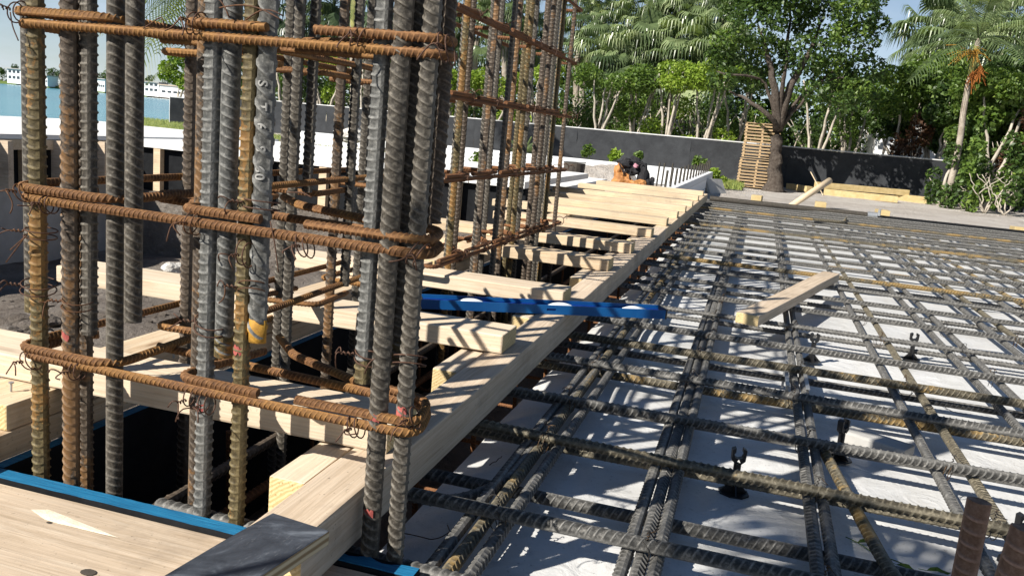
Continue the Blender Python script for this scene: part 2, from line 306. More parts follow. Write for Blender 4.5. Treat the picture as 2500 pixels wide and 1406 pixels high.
def wire_knot(mb, p, ax, reach=.02, thick=.0011, tails=True, out=(0, -1, 0)):
    """a twisted tie round the crossing at p: a loop in the plane across ax, a twist and two loose ends"""
    p = np.array(p, float); ax = np.array(ax, float); ax /= np.linalg.norm(ax); out = np.array(out, float); o = out-ax*(out@ax); o /= np.linalg.norm(o)+1e-9; b = np.cross(ax, o)
    tilt = random.uniform(-.5, .5); a = np.linspace(0, 2*math.pi, 18); k = reach
    for sgn in (-1, 1):
        L = p+ax*(sgn*.006+tilt*k*np.sin(a))[:, None]*1+o*(k*np.cos(a))[:, None]+b*(k*np.sin(a))[:, None]; tube(mb, L, thick, 5, up=ax+.1, cap=False)
    if tails:
        q = p+o*k*1.05
        t = np.linspace(0, 1, 12); tube(mb, q+o*(t*.02)[:, None]+ax*(.0022*np.sin(t*18))[:, None]+b*(.0022*np.cos(t*18))[:, None], thick*1.25, 5)
        for sgn in (-1, 1):
            e = q+o*.02; dv = o*random.uniform(.1, .9)+ax*sgn*random.uniform(.2, 1)+np.array([0, 0, random.uniform(-1, .5)]); dv *= random.uniform(.012, .03)/np.linalg.norm(dv)
            c = np.array([random.uniform(-.008, .008) for _ in range(3)]); t = np.linspace(0, 1, 6)[:, None]; tube(mb, e+dv*t+c*np.sin(t*3.14)+np.array([0, 0, -.012])*t**2, thick, 5)

def board(name, label, cat, p0, p1, wd, ht, mat='pine', group=None, bev=.004, end='end_grain', roll=0, tilt_z=(0, 0)):
    """a sawn timber with its length from p0 to p1 (centre of the underside), local x along it"""
    p0 = Vector(p0); p1 = Vector(p1); d = p1-p0; L = d.length
    bm = bmesh.new(); bmesh.ops.create_cube(bm, size=1)
    for v in bm.verts: v.co = Vector((v.co.x*L, v.co.y*wd, (v.co.z+.5)*ht))
    n = max(1, int(L/.25)); es = [e for e in bm.edges if abs(e.verts[0].co.x-e.verts[1].co.x) > L*.5]
    bmesh.ops.bevel(bm, geom=[e for e in bm.edges], offset=bev, segments=2, profile=.6, affect='EDGES')
    es = [e for e in bm.edges if abs(e.verts[0].co.x-e.verts[1].co.x) > L*.5]
    bmesh.ops.subdivide_edges(bm, edges=es, cuts=n)
    k1, k2 = random.random()*9, random.random()*9
    for v in bm.verts:
        x = v.co.x; v.co.y += .0012*math.sin(x*5+k1)+random.uniform(-.0006, .0006); v.co.z += .0010*math.sin(x*4+k2)+random.uniform(-.0005, .0005)
    me = bpy.data.meshes.new(name); bm.normal_update()
    me.materials.append(M[mat]); me.materials.append(M[end])
    for f in bm.faces: f.material_index = 1 if abs(f.normal.x) > .8 else 0
    bm.to_mesh(me); bm.free()
    o = bpy.data.objects.new(name, me); COL.objects.link(o); o.location = (p0+p1)/2
    o.rotation_euler = (roll, -math.asin(max(-1, min(1, d.z/L))), math.atan2(d.y, d.x))
    if label: tag(o, label, cat, group)
    return o

# ---------------------------------------------------------------- the ground and the water
def wob(X, Y, f, a): return a*(np.sin(X*f+1.3)*np.cos(Y*f*.8+.4)+.6*np.sin(X*f*2.3-Y*f*1.7)+.35*np.cos(X*f*4.1+Y*f*3.7+2))
def sst(t): t = np.clip(t, 0, 1); return t*t*(3-2*t)
def shore(Y): return np.where(Y < 14, -12.0, np.where(Y < 34, -12-(Y-14)*.65, -25-(Y-34)*.55))
def ground_h(X, Y):
    h = -.3+wob(X, Y, .5, .025)+wob(X, Y, 2.2, .012)
    left = (X < -1.275) & (Y < 12.2) & (X > -6.2)
    pit = -.13-.60*sst((-1.9-X)/3.2)+wob(X, Y, 3.1, .016)+wob(X, Y, 9, .008)
    h = np.where(left, pit, h)
    h = np.where((X >= -.63) & (Y < 11.6) & (Y > -3), -.16, h)
    tr = (X > -1.2749) & (X < -.60) & (Y > 1.165) & (Y < 12.2)
    h = np.where(tr, -.46+wob(X, Y, 7, .02), h)
    h = np.where((X < -.40) & (X > -1.7) & (Y < 1.14) & (Y > -3), -.42+wob(X, Y, 4, .015), h)
    h = np.where((Y >= 13) & (Y < 17) & (X > -3), np.minimum(h, -.3)+.05*np.sin(Y*2)*0, h)
    d = X-shore(Y); h = np.where(d < 0, np.maximum(-3.0, h+d*.9), h)
    return h
xs = np.unique(np.r_[-900, -500, -250, -120, -80, -55, np.arange(-44, -8, 1.0), np.arange(-8, -1.32, .09), -1.30, -1.284, -1.272, -1.26, np.arange(-1.2, -.64, .08), -.606, -.596, np.arange(-.5, 6, .5), np.arange(6, 60, 1.5), 80, 130, 250, 500, 900])
ys = np.unique(np.r_[-200, -60, -20, -8, -4, np.arange(-3, 1.1, .12), 1.135, 1.15, 1.16, 1.17, np.arange(1.25, 12.1, .09), 12.19, 12.21, np.arange(12.5, 45, .4), np.arange(46, 80, 4), 100, 150, 250, 500, 900, 1600])
gx, gy = np.meshgrid(xs, ys); V = np.stack([gx, gy, ground_h(gx, gy)], -1).reshape(-1, 3); nx = len(xs)
i = np.arange(len(ys)-1)[:, None]*nx; j = np.arange(nx-1)[None]; Q = np.stack([i+j, i+j+1, i+nx+j+1, i+nx+j], -1).reshape(-1, 4)
g = MB().add(V, Q).build('ground', 'sand', smooth=True); struct(g); g.data.materials.append(M['soil'])
cx_ = V[Q].mean(1); soilf = (cx_[:, 0] < -.59) & (cx_[:, 1] < 12.25) & (cx_[:, 0] > -6.3) & (cx_[:, 1] > -3)
g.data.polygons.foreach_set('material_index', soilf.astype(np.int32))
wt = MB().add([(-4000, -500, -1.25), (-5, -500, -1.25), (-5, 5500, -1.25), (-4000, 5500, -1.25)], [(0, 1, 2, 3)]).build('water', 'water'); struct(wt)
# the white vapour sheet under the bars, laid over its bed with wrinkles
mx, my = np.meshgrid(np.linspace(-.60, 5.2, 150), np.r_[np.linspace(.2, 4.5, 150), np.linspace(4.6, 11.38, 60)])
mz = -.092+.004*np.sin(mx*2.1+my*1.3)+.003*np.sin(mx*6.3-my*3.1)+.0035*np.sin(my*14+4*np.sin(mx*3))*np.clip(np.sin(mx*2.3+my*.9), 0, 1)+.0025*np.sin(mx*21+5*np.sin(my*4))*np.clip(np.sin(my*1.7-mx*1.1), 0, 1)
mz -= .03*np.clip((-.5-mx)/.1, 0, 1)
V = np.stack([mx, my, mz], -1).reshape(-1, 3); nx = mx.shape[1]; i = np.arange(mx.shape[0]-1)[:, None]*nx; j = np.arange(nx-1)[None]
s_ = MB().add(V, np.stack([i+j, i+j+1, i+nx+j+1, i+nx+j], -1).reshape(-1, 4)).build('ground_sheet', 'membrane', smooth=True); struct(s_)

# ---------------------------------------------------------------- the rebar mat over the sheet
mat = thing('rebar_mat', 'wide flat grid of tied grey steel bars over the white sheet', 'rebar mat', (1.2, 6, 0))
XB = .0118
top_y = [1.42, 1.835, 2.152, 2.555, 2.89]; low_y = [1.64, 1.945, 2.30, 2.655, 2.965]
y = 3.22
while y < 11.25:
    st = .42 if y < 7 else .36
    top_y.append(y+random.uniform(-.02, .02)); nl_ = len(top_y)
    if nl_ % 2: low_y.append(y+.13+random.uniform(-.03, .03))
    y += st
    top_y.append(y+random.uniform(-.02, .02)); low_y.append(y+.10+random.uniform(-.03, .03)); y += st
xprot = []
for k in range(4):
    mb = MB(); rebar(mb, [(-.78, 0, 0), (4.3, 0, 0)], XB if k in (0, 3) else XB*.88, pitch=.0158, rib=.0022, lod=0 if k in (0, 3) else 1); o = mb.build('cross_bar', 'mat_ochre' if k == 3 else 'mat_bar', smooth=True); xprot.append(o)
def place(proto, loc, rz=0, par=mat, flip=False, used=set()):
    o = proto if proto.name not in used else proto.copy()
    if o is proto: used.add(proto.name)
    else: COL.objects.link(o)
    o.parent = par; o.location = Vector(loc)-par.location; o.rotation_euler = (random.uniform(0, 6.28) if flip else 0, 0, rz); return o
for k, y in enumerate(top_y):
    place(xprot[(1, 2, 1, 2, 3, 1)[k % 6] if k > 3 else (0, 3, 0, 0)[k]], (random.uniform(-.03, .03), y, 0), random.uniform(-.006, .006) if k > 4 else (-.003, -.03, .002, -.01, .008)[k], flip=True)
for k, y in enumerate(low_y):
    place(xprot[(1, 1, 2, 3, 2)[k % 5] if k > 1 else 3*k], (random.uniform(-.03, .03), y, -.056), random.uniform(-.006, .006) if k > 4 else (-.012, -.005, 0, .01, .008)[k], flip=True)
yprot = []
for k in range(3):
    mb = MB(); rebar(mb, [(0, .95, 0), (0, 11.3, 0)], XB*.97, pitch=.016, rib=.0021, lod=1, up=(1, 0, 0)); yprot.append(mb.build('long_bar', 'mat_ochre' if k == 1 else 'mat_bar', smooth=True))
def ybar(x, k=0, rz=0):
    o = place(yprot[k], (x, 0, -.028), rz); o.rotation_euler = (0, random.uniform(0, 6), rz); return o
ys_list = [(-.425, 0, .006), (-.395, 1, .004), (-.362, 2, .0), (-.130, 0, .002), (-.101, 2, .003), (-.073, 0, .004), (.192, 2, -.004), (.221, 0, -.004), (.505, 0, -.003), (.585, 1, -.004)]
for x in (.83, 1.13, 1.43, 1.73, 2.04, 2.34, 2.64, 2.95, 3.25, 3.56): ys_list += [(x, random.choice((0, 2)), random.uniform(-.003, .003)), (x+random.uniform(.07, .1), random.choice((0, 1)), random.uniform(-.003, .003))]
for a in ys_list: ybar(*a)
# bars that curl from the bundle back under the stringer and towards the camera
rbar('bent_bar', [(-.70, 1.52, -.055), (-.50, 1.52, -.052), (-.42, 1.62, -.03), (-.405, 2.6, -.028)], XB, 'mat_bar', mat, lod=0, bend=.07)
rbar('bent_bar', [(.585, .8, -.055), (.44, 1.30, -.05), (.33, 1.55, -.03), (.25, 2.2, -.027)], XB, 'mat_ochre', mat, lod=0, bend=.1)
rbar('cross_bar', [(-.95, 1.212, -.02), (-.2, 1.196, -.02), (.9, 1.165, -.02)], XB, 'mat_bar', mat, lod=0, bend=.05)
wp = []
for k in range(6):
    mb = MB(); wire_knot(mb, (0, 0, 0), (.7, .7, 0), .021, .0010, out=(random.uniform(-.5, .5), -.4, .9)); wp.append(mb.build('wire_tie', 'wire_dark', smooth=True))
nw = 0
for yy in top_y[:9]:
    for xx in (-.39, -.10, .207, .545, .87, 1.17, 1.47):
        if random.random() < .72 and nw < 46:
            o = place(wp[nw % 6], (xx+random.uniform(-.02, .02), yy, -.012), random.uniform(-.4, .4)+(1.57 if random.random() < .5 else 0)); nw += 1

# ---------------------------------------------------------------- the near column cage
CB = .0125
cageA = thing('column_cage', 'nearest rust brown rebar column cage with thick upright bars and orange hoops', 'rebar cage', (-.83, 1.2, -.4))
def abar(px, py, Y, r, mt, zb=-.44, zt=1.62, tip=None, slant=.55, ph=0., lean=0, pitch=None, rib=.165, red=None):
    p = aty(px, py, Y); nm = 'upright_bar'
    o = rbar(nm, [(p[0], Y, zb), (p[0]+lean, Y, zt)], r, mt, cageA, up=(1, 0, 0), slant=slant, phase=ph, pitch=pitch or r*1.22, rib=r*rib)
    if tip:
        mb = MB(); rebar(mb, [(p[0], Y, zb-.0008), (p[0], Y, zb+.038)], r*1.025, up=(1, 0, 0), slant=slant, phase=ph, pitch=pitch or r*1.22, rib=r*rib)
        t = mb.build('bar_tip', tip, smooth=True); t.parent = o; t.location = -Vector((p[0], Y, zb))
    for zr in (red or ()):
        mb = MB(); a = np.radians(np.linspace(200, 300, 9)); zz = np.array([zr-.007, zr, zr+.006]); 
        vv = [(p[0]+(r*1.07)*math.cos(t), Y+(r*1.07)*math.sin(t), z+random.uniform(-.004, .004)) for z in zz for t in a]
        mb.add(vv, [(q*9+e, q*9+e+1, q*9+e+10, q*9+e+9) for q in range(2) for e in range(8)]); t = mb.build('paint_mark', 'mark_red', smooth=True); t.parent = o; t.location = -Vector((p[0], Y, zb))
    return o, p
PH = -1.9
abar(79, 600, 1.245, .0125, 'bar_grey', zb=.285, tip='bar_ochre', ph=.4)
abar(94, 600, 1.20, .0138, 'bar_ochre', ph=2.75, slant=.25)
abar(172, 600, 1.20, .0136, 'bar_brown', ph=2.9, slant=.7, red=(.27,))
abar(218, 600, 1.215, .0130, 'bar_grey', zb=.272, ph=2.3, slant=.15)
abar(210, 1000, 1.24, .0120, 'bar_brown', ph=2.6, zt=.9)
abar(281, 600, 1.20, .0125, 'bar_grey', ph=1.0, slant=.4)
abar(326, 600, 1.20, .0128, 'bar_grey', zb=.313, ph=.6, slant=.6)
abar(492, 600, 1.235, .0120, 'bar_brown', ph=.5, slant=.8)
abar(506, 750, 1.20, .0135, 'bar_pale', ph=2.35, slant=.12, red=(.19,))
abar(553, 600, 1.20, .0132, 'bar_pale', zb=.281, tip='bar_ochre', ph=3.4, slant=.45)
abar(599, 600, 1.20, .0128, 'bar_ochre', ph=2.4, slant=.15, red=(.30,))
kbar, kp = abar(636, 600, 1.20, .0138, 'bar_pale', zb=.317, tip='tip_yellow', ph=2.95, slant=1.0, pitch=.030, rib=.26)
abar(905, 600, 1.20, .0128, 'bar_pale', zb=.281, tip='bar_ochre', ph=2.2, slant=.15)
abar(950, 600, 1.185, .0138, 'bar_grey', ph=3.0, slant=.6, red=(.235, .075))
abar(983, 600, 1.225, .0122, 'bar_grey', zb=.313, tip='bar_ochre', ph=3.1, slant=.5)
abar(1017, 600, 1.19, .0130, 'bar_grey', ph=2.75, slant=.6, red=(.25,))
abar(1060, 500, 1.235, .0122, 'bar_brown', zb=.543, ph=1.2)
# raised mill marks on the grey upper bar
def mill_mark(ch, z, bar, p, r, zb, size=.021):
    c = bpy.data.curves.new('mark', 'FONT'); c.body = ch; c.size = size; c.align_x = 'CENTER'; c.align_y = 'CENTER'; c.extrude = .0006; c.bevel_depth = .0005
    t = bpy.data.objects.new('mill_mark', c); COL.objects.link(t); bpy.context.view_layer.update()
    me = bpy.data.meshes.new_from_object(t.evaluated_get(bpy.context.evaluated_depsgraph_get())); bpy.data.objects.remove(t)
    a0 = math.radians(-82)      # which way the marked side faces
    for v in me.vertices:       # letters read down the bar: their baseline runs along -z
        s, u, h = v.co.x, v.co.y, v.co.z; a = a0+u/r*1.0; R = r*1.045+h
        v.co = (R*math.cos(a), R*math.sin(a), z-s-zb)
    me.materials.clear(); me.materials.append(M['mark_grey']); o = bpy.data.objects.new('mill_mark', me); COL.objects.link(o); o.parent = bar; return o
for ch, py in (('S', 205), ('T', 262), ('6', 310), ('S', 365), ('6', 415), ('0', 434)):
    mill_mark(ch, aty(645, py, 1.185)[2], kbar, kp, .0138, .317)
# hoops: outer hoop, left, middle and right hooked laps, back legs
TR = .0068
def hoop(z, full=True):
    j = lambda a=.004: random.uniform(-a, a)
    yf = 1.1795; z0 = z+j(); lv = 'tie_rust'; kw = dict(pitch=.0092, rib=.0014)
    rbar('hoop', [(-1.20+j(), 1.345, z0+.003), (-1.222, 1.33, z0), (-1.222, yf, z0), (-.452, yf-.003, z0-.004+j()), (-.474, 1.285, z0+j()), (-.63, 1.316+j(), z0+j()), (-1.06, 1.345, z0+.002+j())], TR, lv, cageA, bend=.04, **kw)
    za = z+.0155
    rbar('hoop', [(-1.20+j(), 2.42, za+.004), (-1.222, yf+.05, za+.004), (-1.222, yf, za), (-1.02, yf-.002, za-.002), (-1.04+j(), 2.42, za+.006+j(.006))], TR, lv, cageA, bend=.05, **kw)
    rbar('hoop', [(-.86+j(), 1.40, za+j(.006)), (-.895, yf+.002, za), (-.74+j(.008), yf-.002, za-.001)], TR, lv, cageA, bend=.035, **kw)
    rbar('hoop', [(-.655+j(.012), yf-.001, za), (-.453, yf-.003, za-.001), (-.474, 1.28, za+.003), (-.57, 1.305, za+.002)], TR, lv, cageA, bend=.04, **kw)
    rbar('hoop', [(-.90+j(.01), 1.50, z+.016), (-.80, 1.40, z+.016), (-.63, 1.325+j(.006), z+.015)], TR, lv, cageA, bend=.02, **kw)
    for y_, dx in ((1.52, 0), (1.90, .01), (2.25, 0)):
        rbar('hoop', [(-1.19, y_+.18, z+j(.003)-.012), (-1.205, y_+j(.02), z-.012), (-1.045+dx, y_+j(.02), z-.012), (-1.045, y_+.20, z-.010)], TR, lv, cageA, bend=.03, lod=1, **kw)
for z in (.222, .508, .80, 1.09, 1.38): hoop(z)
for x_, y_, mt, zb in ((-1.075, 1.84, 'bar_grey', -.44), (-1.06, 2.03, 'bar_brown', -.44), (-1.115, 2.30, 'bar_grey', -.44), (-1.05, 1.868, 'bar_grey', .5), (-1.03, 2.055, 'bar_grey', .24), (-1.085, 2.325, 'bar_grey', .24), (-1.19, 1.6, 'bar_brown', -.44), (-1.195, 2.0, 'bar_grey', -.44)):
    rbar('upright_bar', [(x_, y_, zb), (x_+.003, y_, 1.62)], .0122, mt, cageA, up=(1, 0, 0), slant=.6, phase=2.7, pitch=.0165, rib=.0022)
# wire ties round the near cage
def awire(px, py, Y, ax, reach=.023, out=(-.2, -1, .1), **kw):
    mb = MB(); p = aty(px, py, Y); wire_knot(mb, p, ax, reach, .0012, out=out, **kw); mb.build('wire_tie', 'wire', cageA, smooth=True, loc=p)
for px, py in ((45, 30), (480, 60), (880, 95), (1090, 120), (60, 470), (120, 500), (475, 545), (745, 600), (1020, 620), (75, 880), (190, 905), (470, 970), (505, 985), (1005, 1020), (870, 1040), (600, 620)):
    awire(px, py, 1.18, (1, 0, random.uniform(-.3, .3)), random.uniform(.015, .02))
for px, py in ((100, 570), (95, 700), (190, 740), (520, 790), (620, 705), (905, 868), (640, 500), (1000, 880)):
    awire(px, py, 1.2, (0, .15, 1), random.uniform(.024, .03), out=(-1, -.5, 0))
mb = MB(); p = aty(560, 20, 1.17)
for a, b_ in (((515, 0), (560, 45)), ((535, 20), (690, 52)), ((600, 50), (690, 40))):
    A, B = aty(*a, 1.165), aty(*b_, 1.165); t = np.linspace(0, 1, 9)[:, None]; tube(mb, A+(B-A)*t+np.array([0, 0, .012])*np.sin(t*3.1), .0012, 5)
mb.build('wire_tie', 'wire', cageA, smooth=True)
for pts in (((25, 30), (30, 65), (45, 100)), ((65, 575), (25, 610)), ((60, 580), (15, 640)), ((660, 540), (672, 600), (680, 665)), ((700, 470), (740, 470), (762, 483)), ((350, 70), (395, 40), (400, 58))):
    mb = MB(); P = [aty(*q, 1.17) for q in pts]; tube(mb, resample(fillet(P, .02), 10), .0011, 5); mb.build('wire_tie', 'wire', cageA, smooth=True)

# ---------------------------------------------------------------- the far column cage
cageB = thing('column_cage', 'farther rebar column cage, its slender bars standing closer together beside the plank crossings', 'rebar cage', (-.9, 2.6, -.4))
bp = {}
def bbar(x, y, k, ztop=2.35, r=.0118, zb=-.4):
    key = k
    if key not in bp:
        mb = MB(); rebar(mb, [(0, 0, -.42), (0, 0, 1.62)], r, up=(1, 0, 0), lod=0, pitch=r*1.55, rib=r*.17, slant=(.5, .2, .75)[k % 3], phase=2.6); bp[key] = mb.build('upright_bar', ('bar_ochre', 'bar_brown', 'bar_grey', 'bar_ochre')[k % 4], cageB, smooth=True); o = bp[key]
    else: o = bp[key].copy(); COL.objects.link(o)
    o.parent = cageB; o.location = Vector((x, y, zb+.42))-cageB.location; o.rotation_euler = (random.uniform(-.004, .004), random.uniform(-.004, .004), random.uniform(-.35, .35)); return o
XR = -1.062; KY = 1.475
for k, y in enumerate((2.03, 2.25, 2.415, 2.475, 2.60, 2.655, 2.80, 2.862, 2.94, 3.04, 3.205)): bbar(XR-.012+random.uniform(-.005, .005), y*KY, (0, 1, 2, 1, 3, 2, 1, 1, 2, 3, 1)[k])
for y in (2.05, 2.275, 2.50, 2.70, 2.99, 3.07): bbar(XR-.04, y*KY+.02, 2)
for k, y in enumerate((3.0, 3.4, 3.8, 4.2, 4.6)): bbar(-1.20, y, k % 3)
def hoopB(z):
    j = lambda a=.005: random.uniform(-a, a); z0 = z+j(); kw = dict(pitch=.0105, rib=.0014, lod=1)
    rbar('hoop', [(-1.215, 4.0, z0), (-1.218, 2.78, z0+j()), (XR+.012, 2.78, z0+j()), (XR+.014, 4.78, z0+j()), (-1.215, 4.77, z0)], TR*1.05, 'cage_rust', cageB, bend=.03, **kw)
    yy = 2.82
    for n_ in (.27, .33, .32, .29, .33, .3):
        if yy+n_ > 4.76: break
        rbar('hoop', [(XR+.012+j(.002), yy, z0+.0155+j(.003)), (XR+.014, yy+n_*.93, z0+.0155+j(.003)), (XR-.02, yy+n_, z0+.016), (-1.21, yy+n_+j(.02), z0+.015)], TR*1.05, 'cage_rust', cageB, bend=.02, **kw); yy += n_+.03
        if z < .4: rbar('hoop', [(XR+.0+j(.02), yy-.1, z0+.03), (XR-.06, yy+.03, z0+.02), (-1.2, yy+.09, z0-.01)], TR*1.05, 'cage_rust', cageB, bend=.02, **kw)
for z in (.197, .497, .784, 1.07, 1.36): hoopB(z)
bw = []
for k in range(5):
    mb = MB(); wire_knot(mb, (0, 0, 0), (0, 1, .3), .024, .0014, out=(.5, -1, 0)); bw.append(mb.build('wire_tie', 'wire', cageB, smooth=True)); bw[-1].location = (XR+.02-cageB.location.x, 3.0+.3*k-2.6, .21+.4)
for z in (.197, .497, .784, 1.07):
    for y in (2.03, 2.25, 2.44, 2.63, 2.83, 3.04, 3.2):
        o = random.choice(bw).copy(); COL.objects.link(o); o.location = Vector((XR+.018, y*KY+random.uniform(-.03, .03), z+.008))-cageB.location; o.rotation_euler = (random.uniform(-.5, .5), random.uniform(-.3, .3), random.uniform(-.6, .6))
# bars lying in the trench
lt = thing('trench_rebar', 'dark longitudinal bars lying along the bottom of the trench under the cages', 'rebar', (-.9, 5, -.3))
for x, z in ((-1.15, -.30), (-1.02, -.33), (-.90, -.30), (-.78, -.20), (-.70, -.12), (-.86, -.14), (-1.1, -.14)):
    rbar('trench_bar', [(x, 1.24, z), (x+random.uniform(-.03, .03), 10.8, z)],   .0125, random.choice(('mat_bar', 'cage_rust', 'bar_brown')), lt, lod=1, up=(1, 0, 0))
for y in np.arange(1.75, 10.5, .42): rbar('trench_stirrup', [(-1.17, y, -.1), (-1.17, y+.01, -.345), (-.66, y, -.345), (-.66, y-.02, -.09)], .0065, 'cage_rust', lt, lod=1, bend=.03, up=(0, 1, 0))

# ---------------------------------------------------------------- timber over the trench
SX = -.595
board('long_timber', 'long straight timber between the trench and the rebar mat, carrying the near plank ends', 'timber', (SX+.006, 1.0, .014), (SX-.012, 6.0, .014), .089, .091, 'pine_grey')
board('long_timber', 'far continuation of the long timber, carrying the close-set planks towards the block wall', 'timber', (SX-.012, 6.004, .014), (SX-.02, 10.9, .014), .089, .091, 'pine')
CY = [1.335, 2.111, 2.84, 3.748, 4.422, 5.288, 6.161, 6.882, 7.577, 8.336, 9.317, 10.313]
CXL = [-2.4, -2.03, -1.66, -1.75, -1.70, -1.62, -1.9, -1.9, -1.9, -1.95, -1.90, -1.88]
CXR = [-.570, -.589, -.59, -.587, -.584, -.585, -.583, -.575, -.570, -.568, -.582, -.594]
PL = ['nearest plank across the trench, passing among the near cage bars', 'plank across the trench just in front of the blue level, chevron shadows on it', 'plank across the trench directly behind the blue level',
      'plank just beyond the blue level with bar shadows and a written mark on its end', 'fourth plank beyond the near cage, striped by the far cage\'s shadows', 'plank behind the striped ones, at the far cage\'s last bars', 'first of the close-set sunlit planks past the far cage',
      'second of the close-set sunlit planks past the far cage', 'third of the close-set sunlit planks past the far cage', 'fourth of the close-set planks, before the last three', 'last but one plank at the far end of the trench', 'last plank at the far end, before the black and tan heap']
for k in range(12):
    o = board('cross_plank', PL[k], 'plank', (CXL[k], CY[k]+.07+random.uniform(-.01, .01), .106), (CXR[k], CY[k]+.07, .106), .139, .051, ('pine_pale', 'pine_pale', 'pine_pale', 'pine', 'pine', 'pine', 'pine_far', 'pine_far', 'pine_far', 'pine_far', 'pine_far', 'pine_far')[k], 'planks laid across the trench')
for k, (a, b_) in enumerate(((1.172, 1.36), (1.906, 2.17), (2.606, 2.90), (3.495, 3.80), (4.24, 4.48), (5.1, 5.34))):
    board('timber_block', ('nearest short timber block beside the long timber, under the first plank, yellow end grain showing', 'short timber block under the second plank, end grain towards the near cage', 'short timber block under the blue level, against the long timber',
          'short timber block under the plank beyond the level', 'short timber block under the fourth plank', 'short timber block under the sixth plank, farthest of the blocks')[k], 'timber block', (SX-.0445-.034, a, .012), (SX-.0445-.037, b_+.1, .012), .064, .088, 'pine_pale', 'short blocks along the long timber')
# left side of the trench: two flat timbers stacked beside the blue-edged panel
board('edge_timber', 'upper timber of the stacked pair left of the trench, a nail standing in it', 'timber', (-1.362, 1.215, .053), (-1.362, 3.4, .053), .139, .051, 'pine')
board('edge_timber', 'lower timber of the stacked pair left of the trench, below the one with the nail', 'timber', (-1.357, .75, .001), (-1.357, 3.6, .001), .139, .051, 'pine')
board('edge_timber', 'timber left of the trench behind the far cage', 'timber', (-1.362, 3.42, .053), (-1.362, 7.4, .053), .139, .051, 'pine')
board('edge_timber', 'timber left of the trench, under the far planks', 'timber', (-1.362, 3.62, .001), (-1.362, 10.9, .001), .139, .051, 'pine')
board('edge_timber', 'farthest timber left of the trench, under the last planks', 'timber', (-1.362, 7.42, .053), (-1.362, 10.9, .053), .139, .051, 'pine')
def panel(name, label, x0, x1, y0, y1, z0, z1, loc):
    t = thing(name, label, 'form panel', loc); mb = MB(); addbox(mb, x0, x1, y0, y1, z0, z1-.0015); mb.build('plywood_sheet', 'form_black', t)
    mb = MB(); addbox(mb, x0+.0006, x1-.0006, y0+.0006, y1-.0006, z1-.0015, z1); mb.build('painted_edge', 'blue_edge', t); return t
panel('plywood_form', 'black form panel with a worn blue top edge lining the left side of the trench', -1.287, -1.263, 1.178, 10.9, -.46, 0, (-1.275, 5, -.46))
t = thing('plywood_form', 'black form panel with a bright blue top edge across the near end of the trench', 'form panel', (-.85, 1.158, -.46))
mb = MB(); addbox(mb, -1.75, -.43, 1.143, 1.175, -.42, -.0015); mb.build('plywood_sheet', 'form_black', t)
mb = MB(); n = 90; X = np.linspace(-1.7495, -.4305, n); ch = np.zeros(n); 
for c in (-.548, -.487): ch = np.maximum(ch, .012*np.clip(1-np.abs(X-c)/.028, 0, 1)**.5)
zt = -.0004*np.abs(np.sin(X*37))+.0006*np.sin(X*9); yb = 1.1745-ch-.0012*np.abs(np.sin(X*61)); yf = 1.1435+.0012*np.abs(np.sin(X*43+1))
V = np.concatenate([np.stack([X, yf, zt*0-.0014], 1), np.stack([X, yf, zt], 1), np.stack([X, yb, zt], 1), np.stack([X, yb, zt*0-.0014], 1)])
i = np.arange(n-1); mb.add(V, np.concatenate([np.stack([i+a*n, i+1+a*n, i+1+(a+1)*n, i+(a+1)*n], 1)[:, ::-1] for a in range(3)])); mb.build('painted_edge', 'blue_edge', t)
board('form_timber', 'broad pale board with a splintered patch along the near form panel', 'board', (-2.3, 1.0205, -.049), (-.40, 1.0205, -.049), .238, .041, 'pine_grey', bev=.003)
# splinter: a fresh torn patch in that board's face
sp = MB(); P = [atz(x, y, -.0072) for x, y in ((75, 1243), (120, 1243), (290, 1312), (235, 1300), (175, 1285), (140, 1277), (110, 1268))]; c = np.mean(P, 0)
sp.add(np.array(P+[c+np.array([0, 0, .0012])]), T=[(k, (k+1) % 7, 7) for k in range(7)][::1]); spo = sp.build('splinter_patch', 'fresh_wood')
spo.parent = bpy.data.objects['form_timber']; spo.location = Vector(spo.location)-spo.parent.location
fb = bpy.data.objects['form_timber']
for px, py, rr_ in ((555, 1338, .0045), (505, 1381, .0045), (215, 1396, .009), (120, 1275, .0035)):
    q = atz(px, py, -.0078); mb = MB(); a_ = np.linspace(0, 6.28, 11)[:-1]; mb.add(np.r_[[[q[0]+rr_*1.4*math.cos(t), q[1]+rr_*math.sin(t), q[2]+.0003] for t in a_], [[q[0], q[1], q[2]+.0007]]], T=[(k, (k+1) % 10, 10) for k in range(10)]); o = mb.build('nail_head' if rr_ == .0045 else 'knot', 'bucket_dark'); o.parent = fb; o.location = -fb.location
sc_ = board('plywood_scrap', 'scuffed black-faced plywood offcut lying over the end of the long timber', 'plywood', (-.578, .80, .1065), (-.551, 1.005, .1065), .098, .021, 'black_ply', bev=.0012, end='ply_edge')
for f in sc_.data.polygons: f.material_index = 0 if f.normal.z > .7 else 1
tr = thing('nail', 'bent steel nail standing in the upper timber left of the trench', 'nail', (-1.36, 1.30, .1)); mb = MB(); p = atz(27, 955, .104)
tube(mb, [p, p+np.array([.001, 0, .017])], .0022, 8); tube(mb, [p+np.array([.001, 0, .017]), p+np.array([.001, 0, .0195])], .0052, 10); tr.location = p; mb.build('nail_body', 'zinc', tr, smooth=False)
nl = thing('nail', 'steel nail standing in the nearest plank among the cage bars', 'nail', (0, 0, 0)); p = atz(424, 874, .150); nl.location = p
mb = MB(); tube(mb, [p, p+np.array([.0, 0, .012])], .0022, 8); tube(mb, [p+np.array([0, 0, .012]), p+np.array([0, 0, .0142])], .0052, 10); mb.build('nail_body', 'zinc', nl)
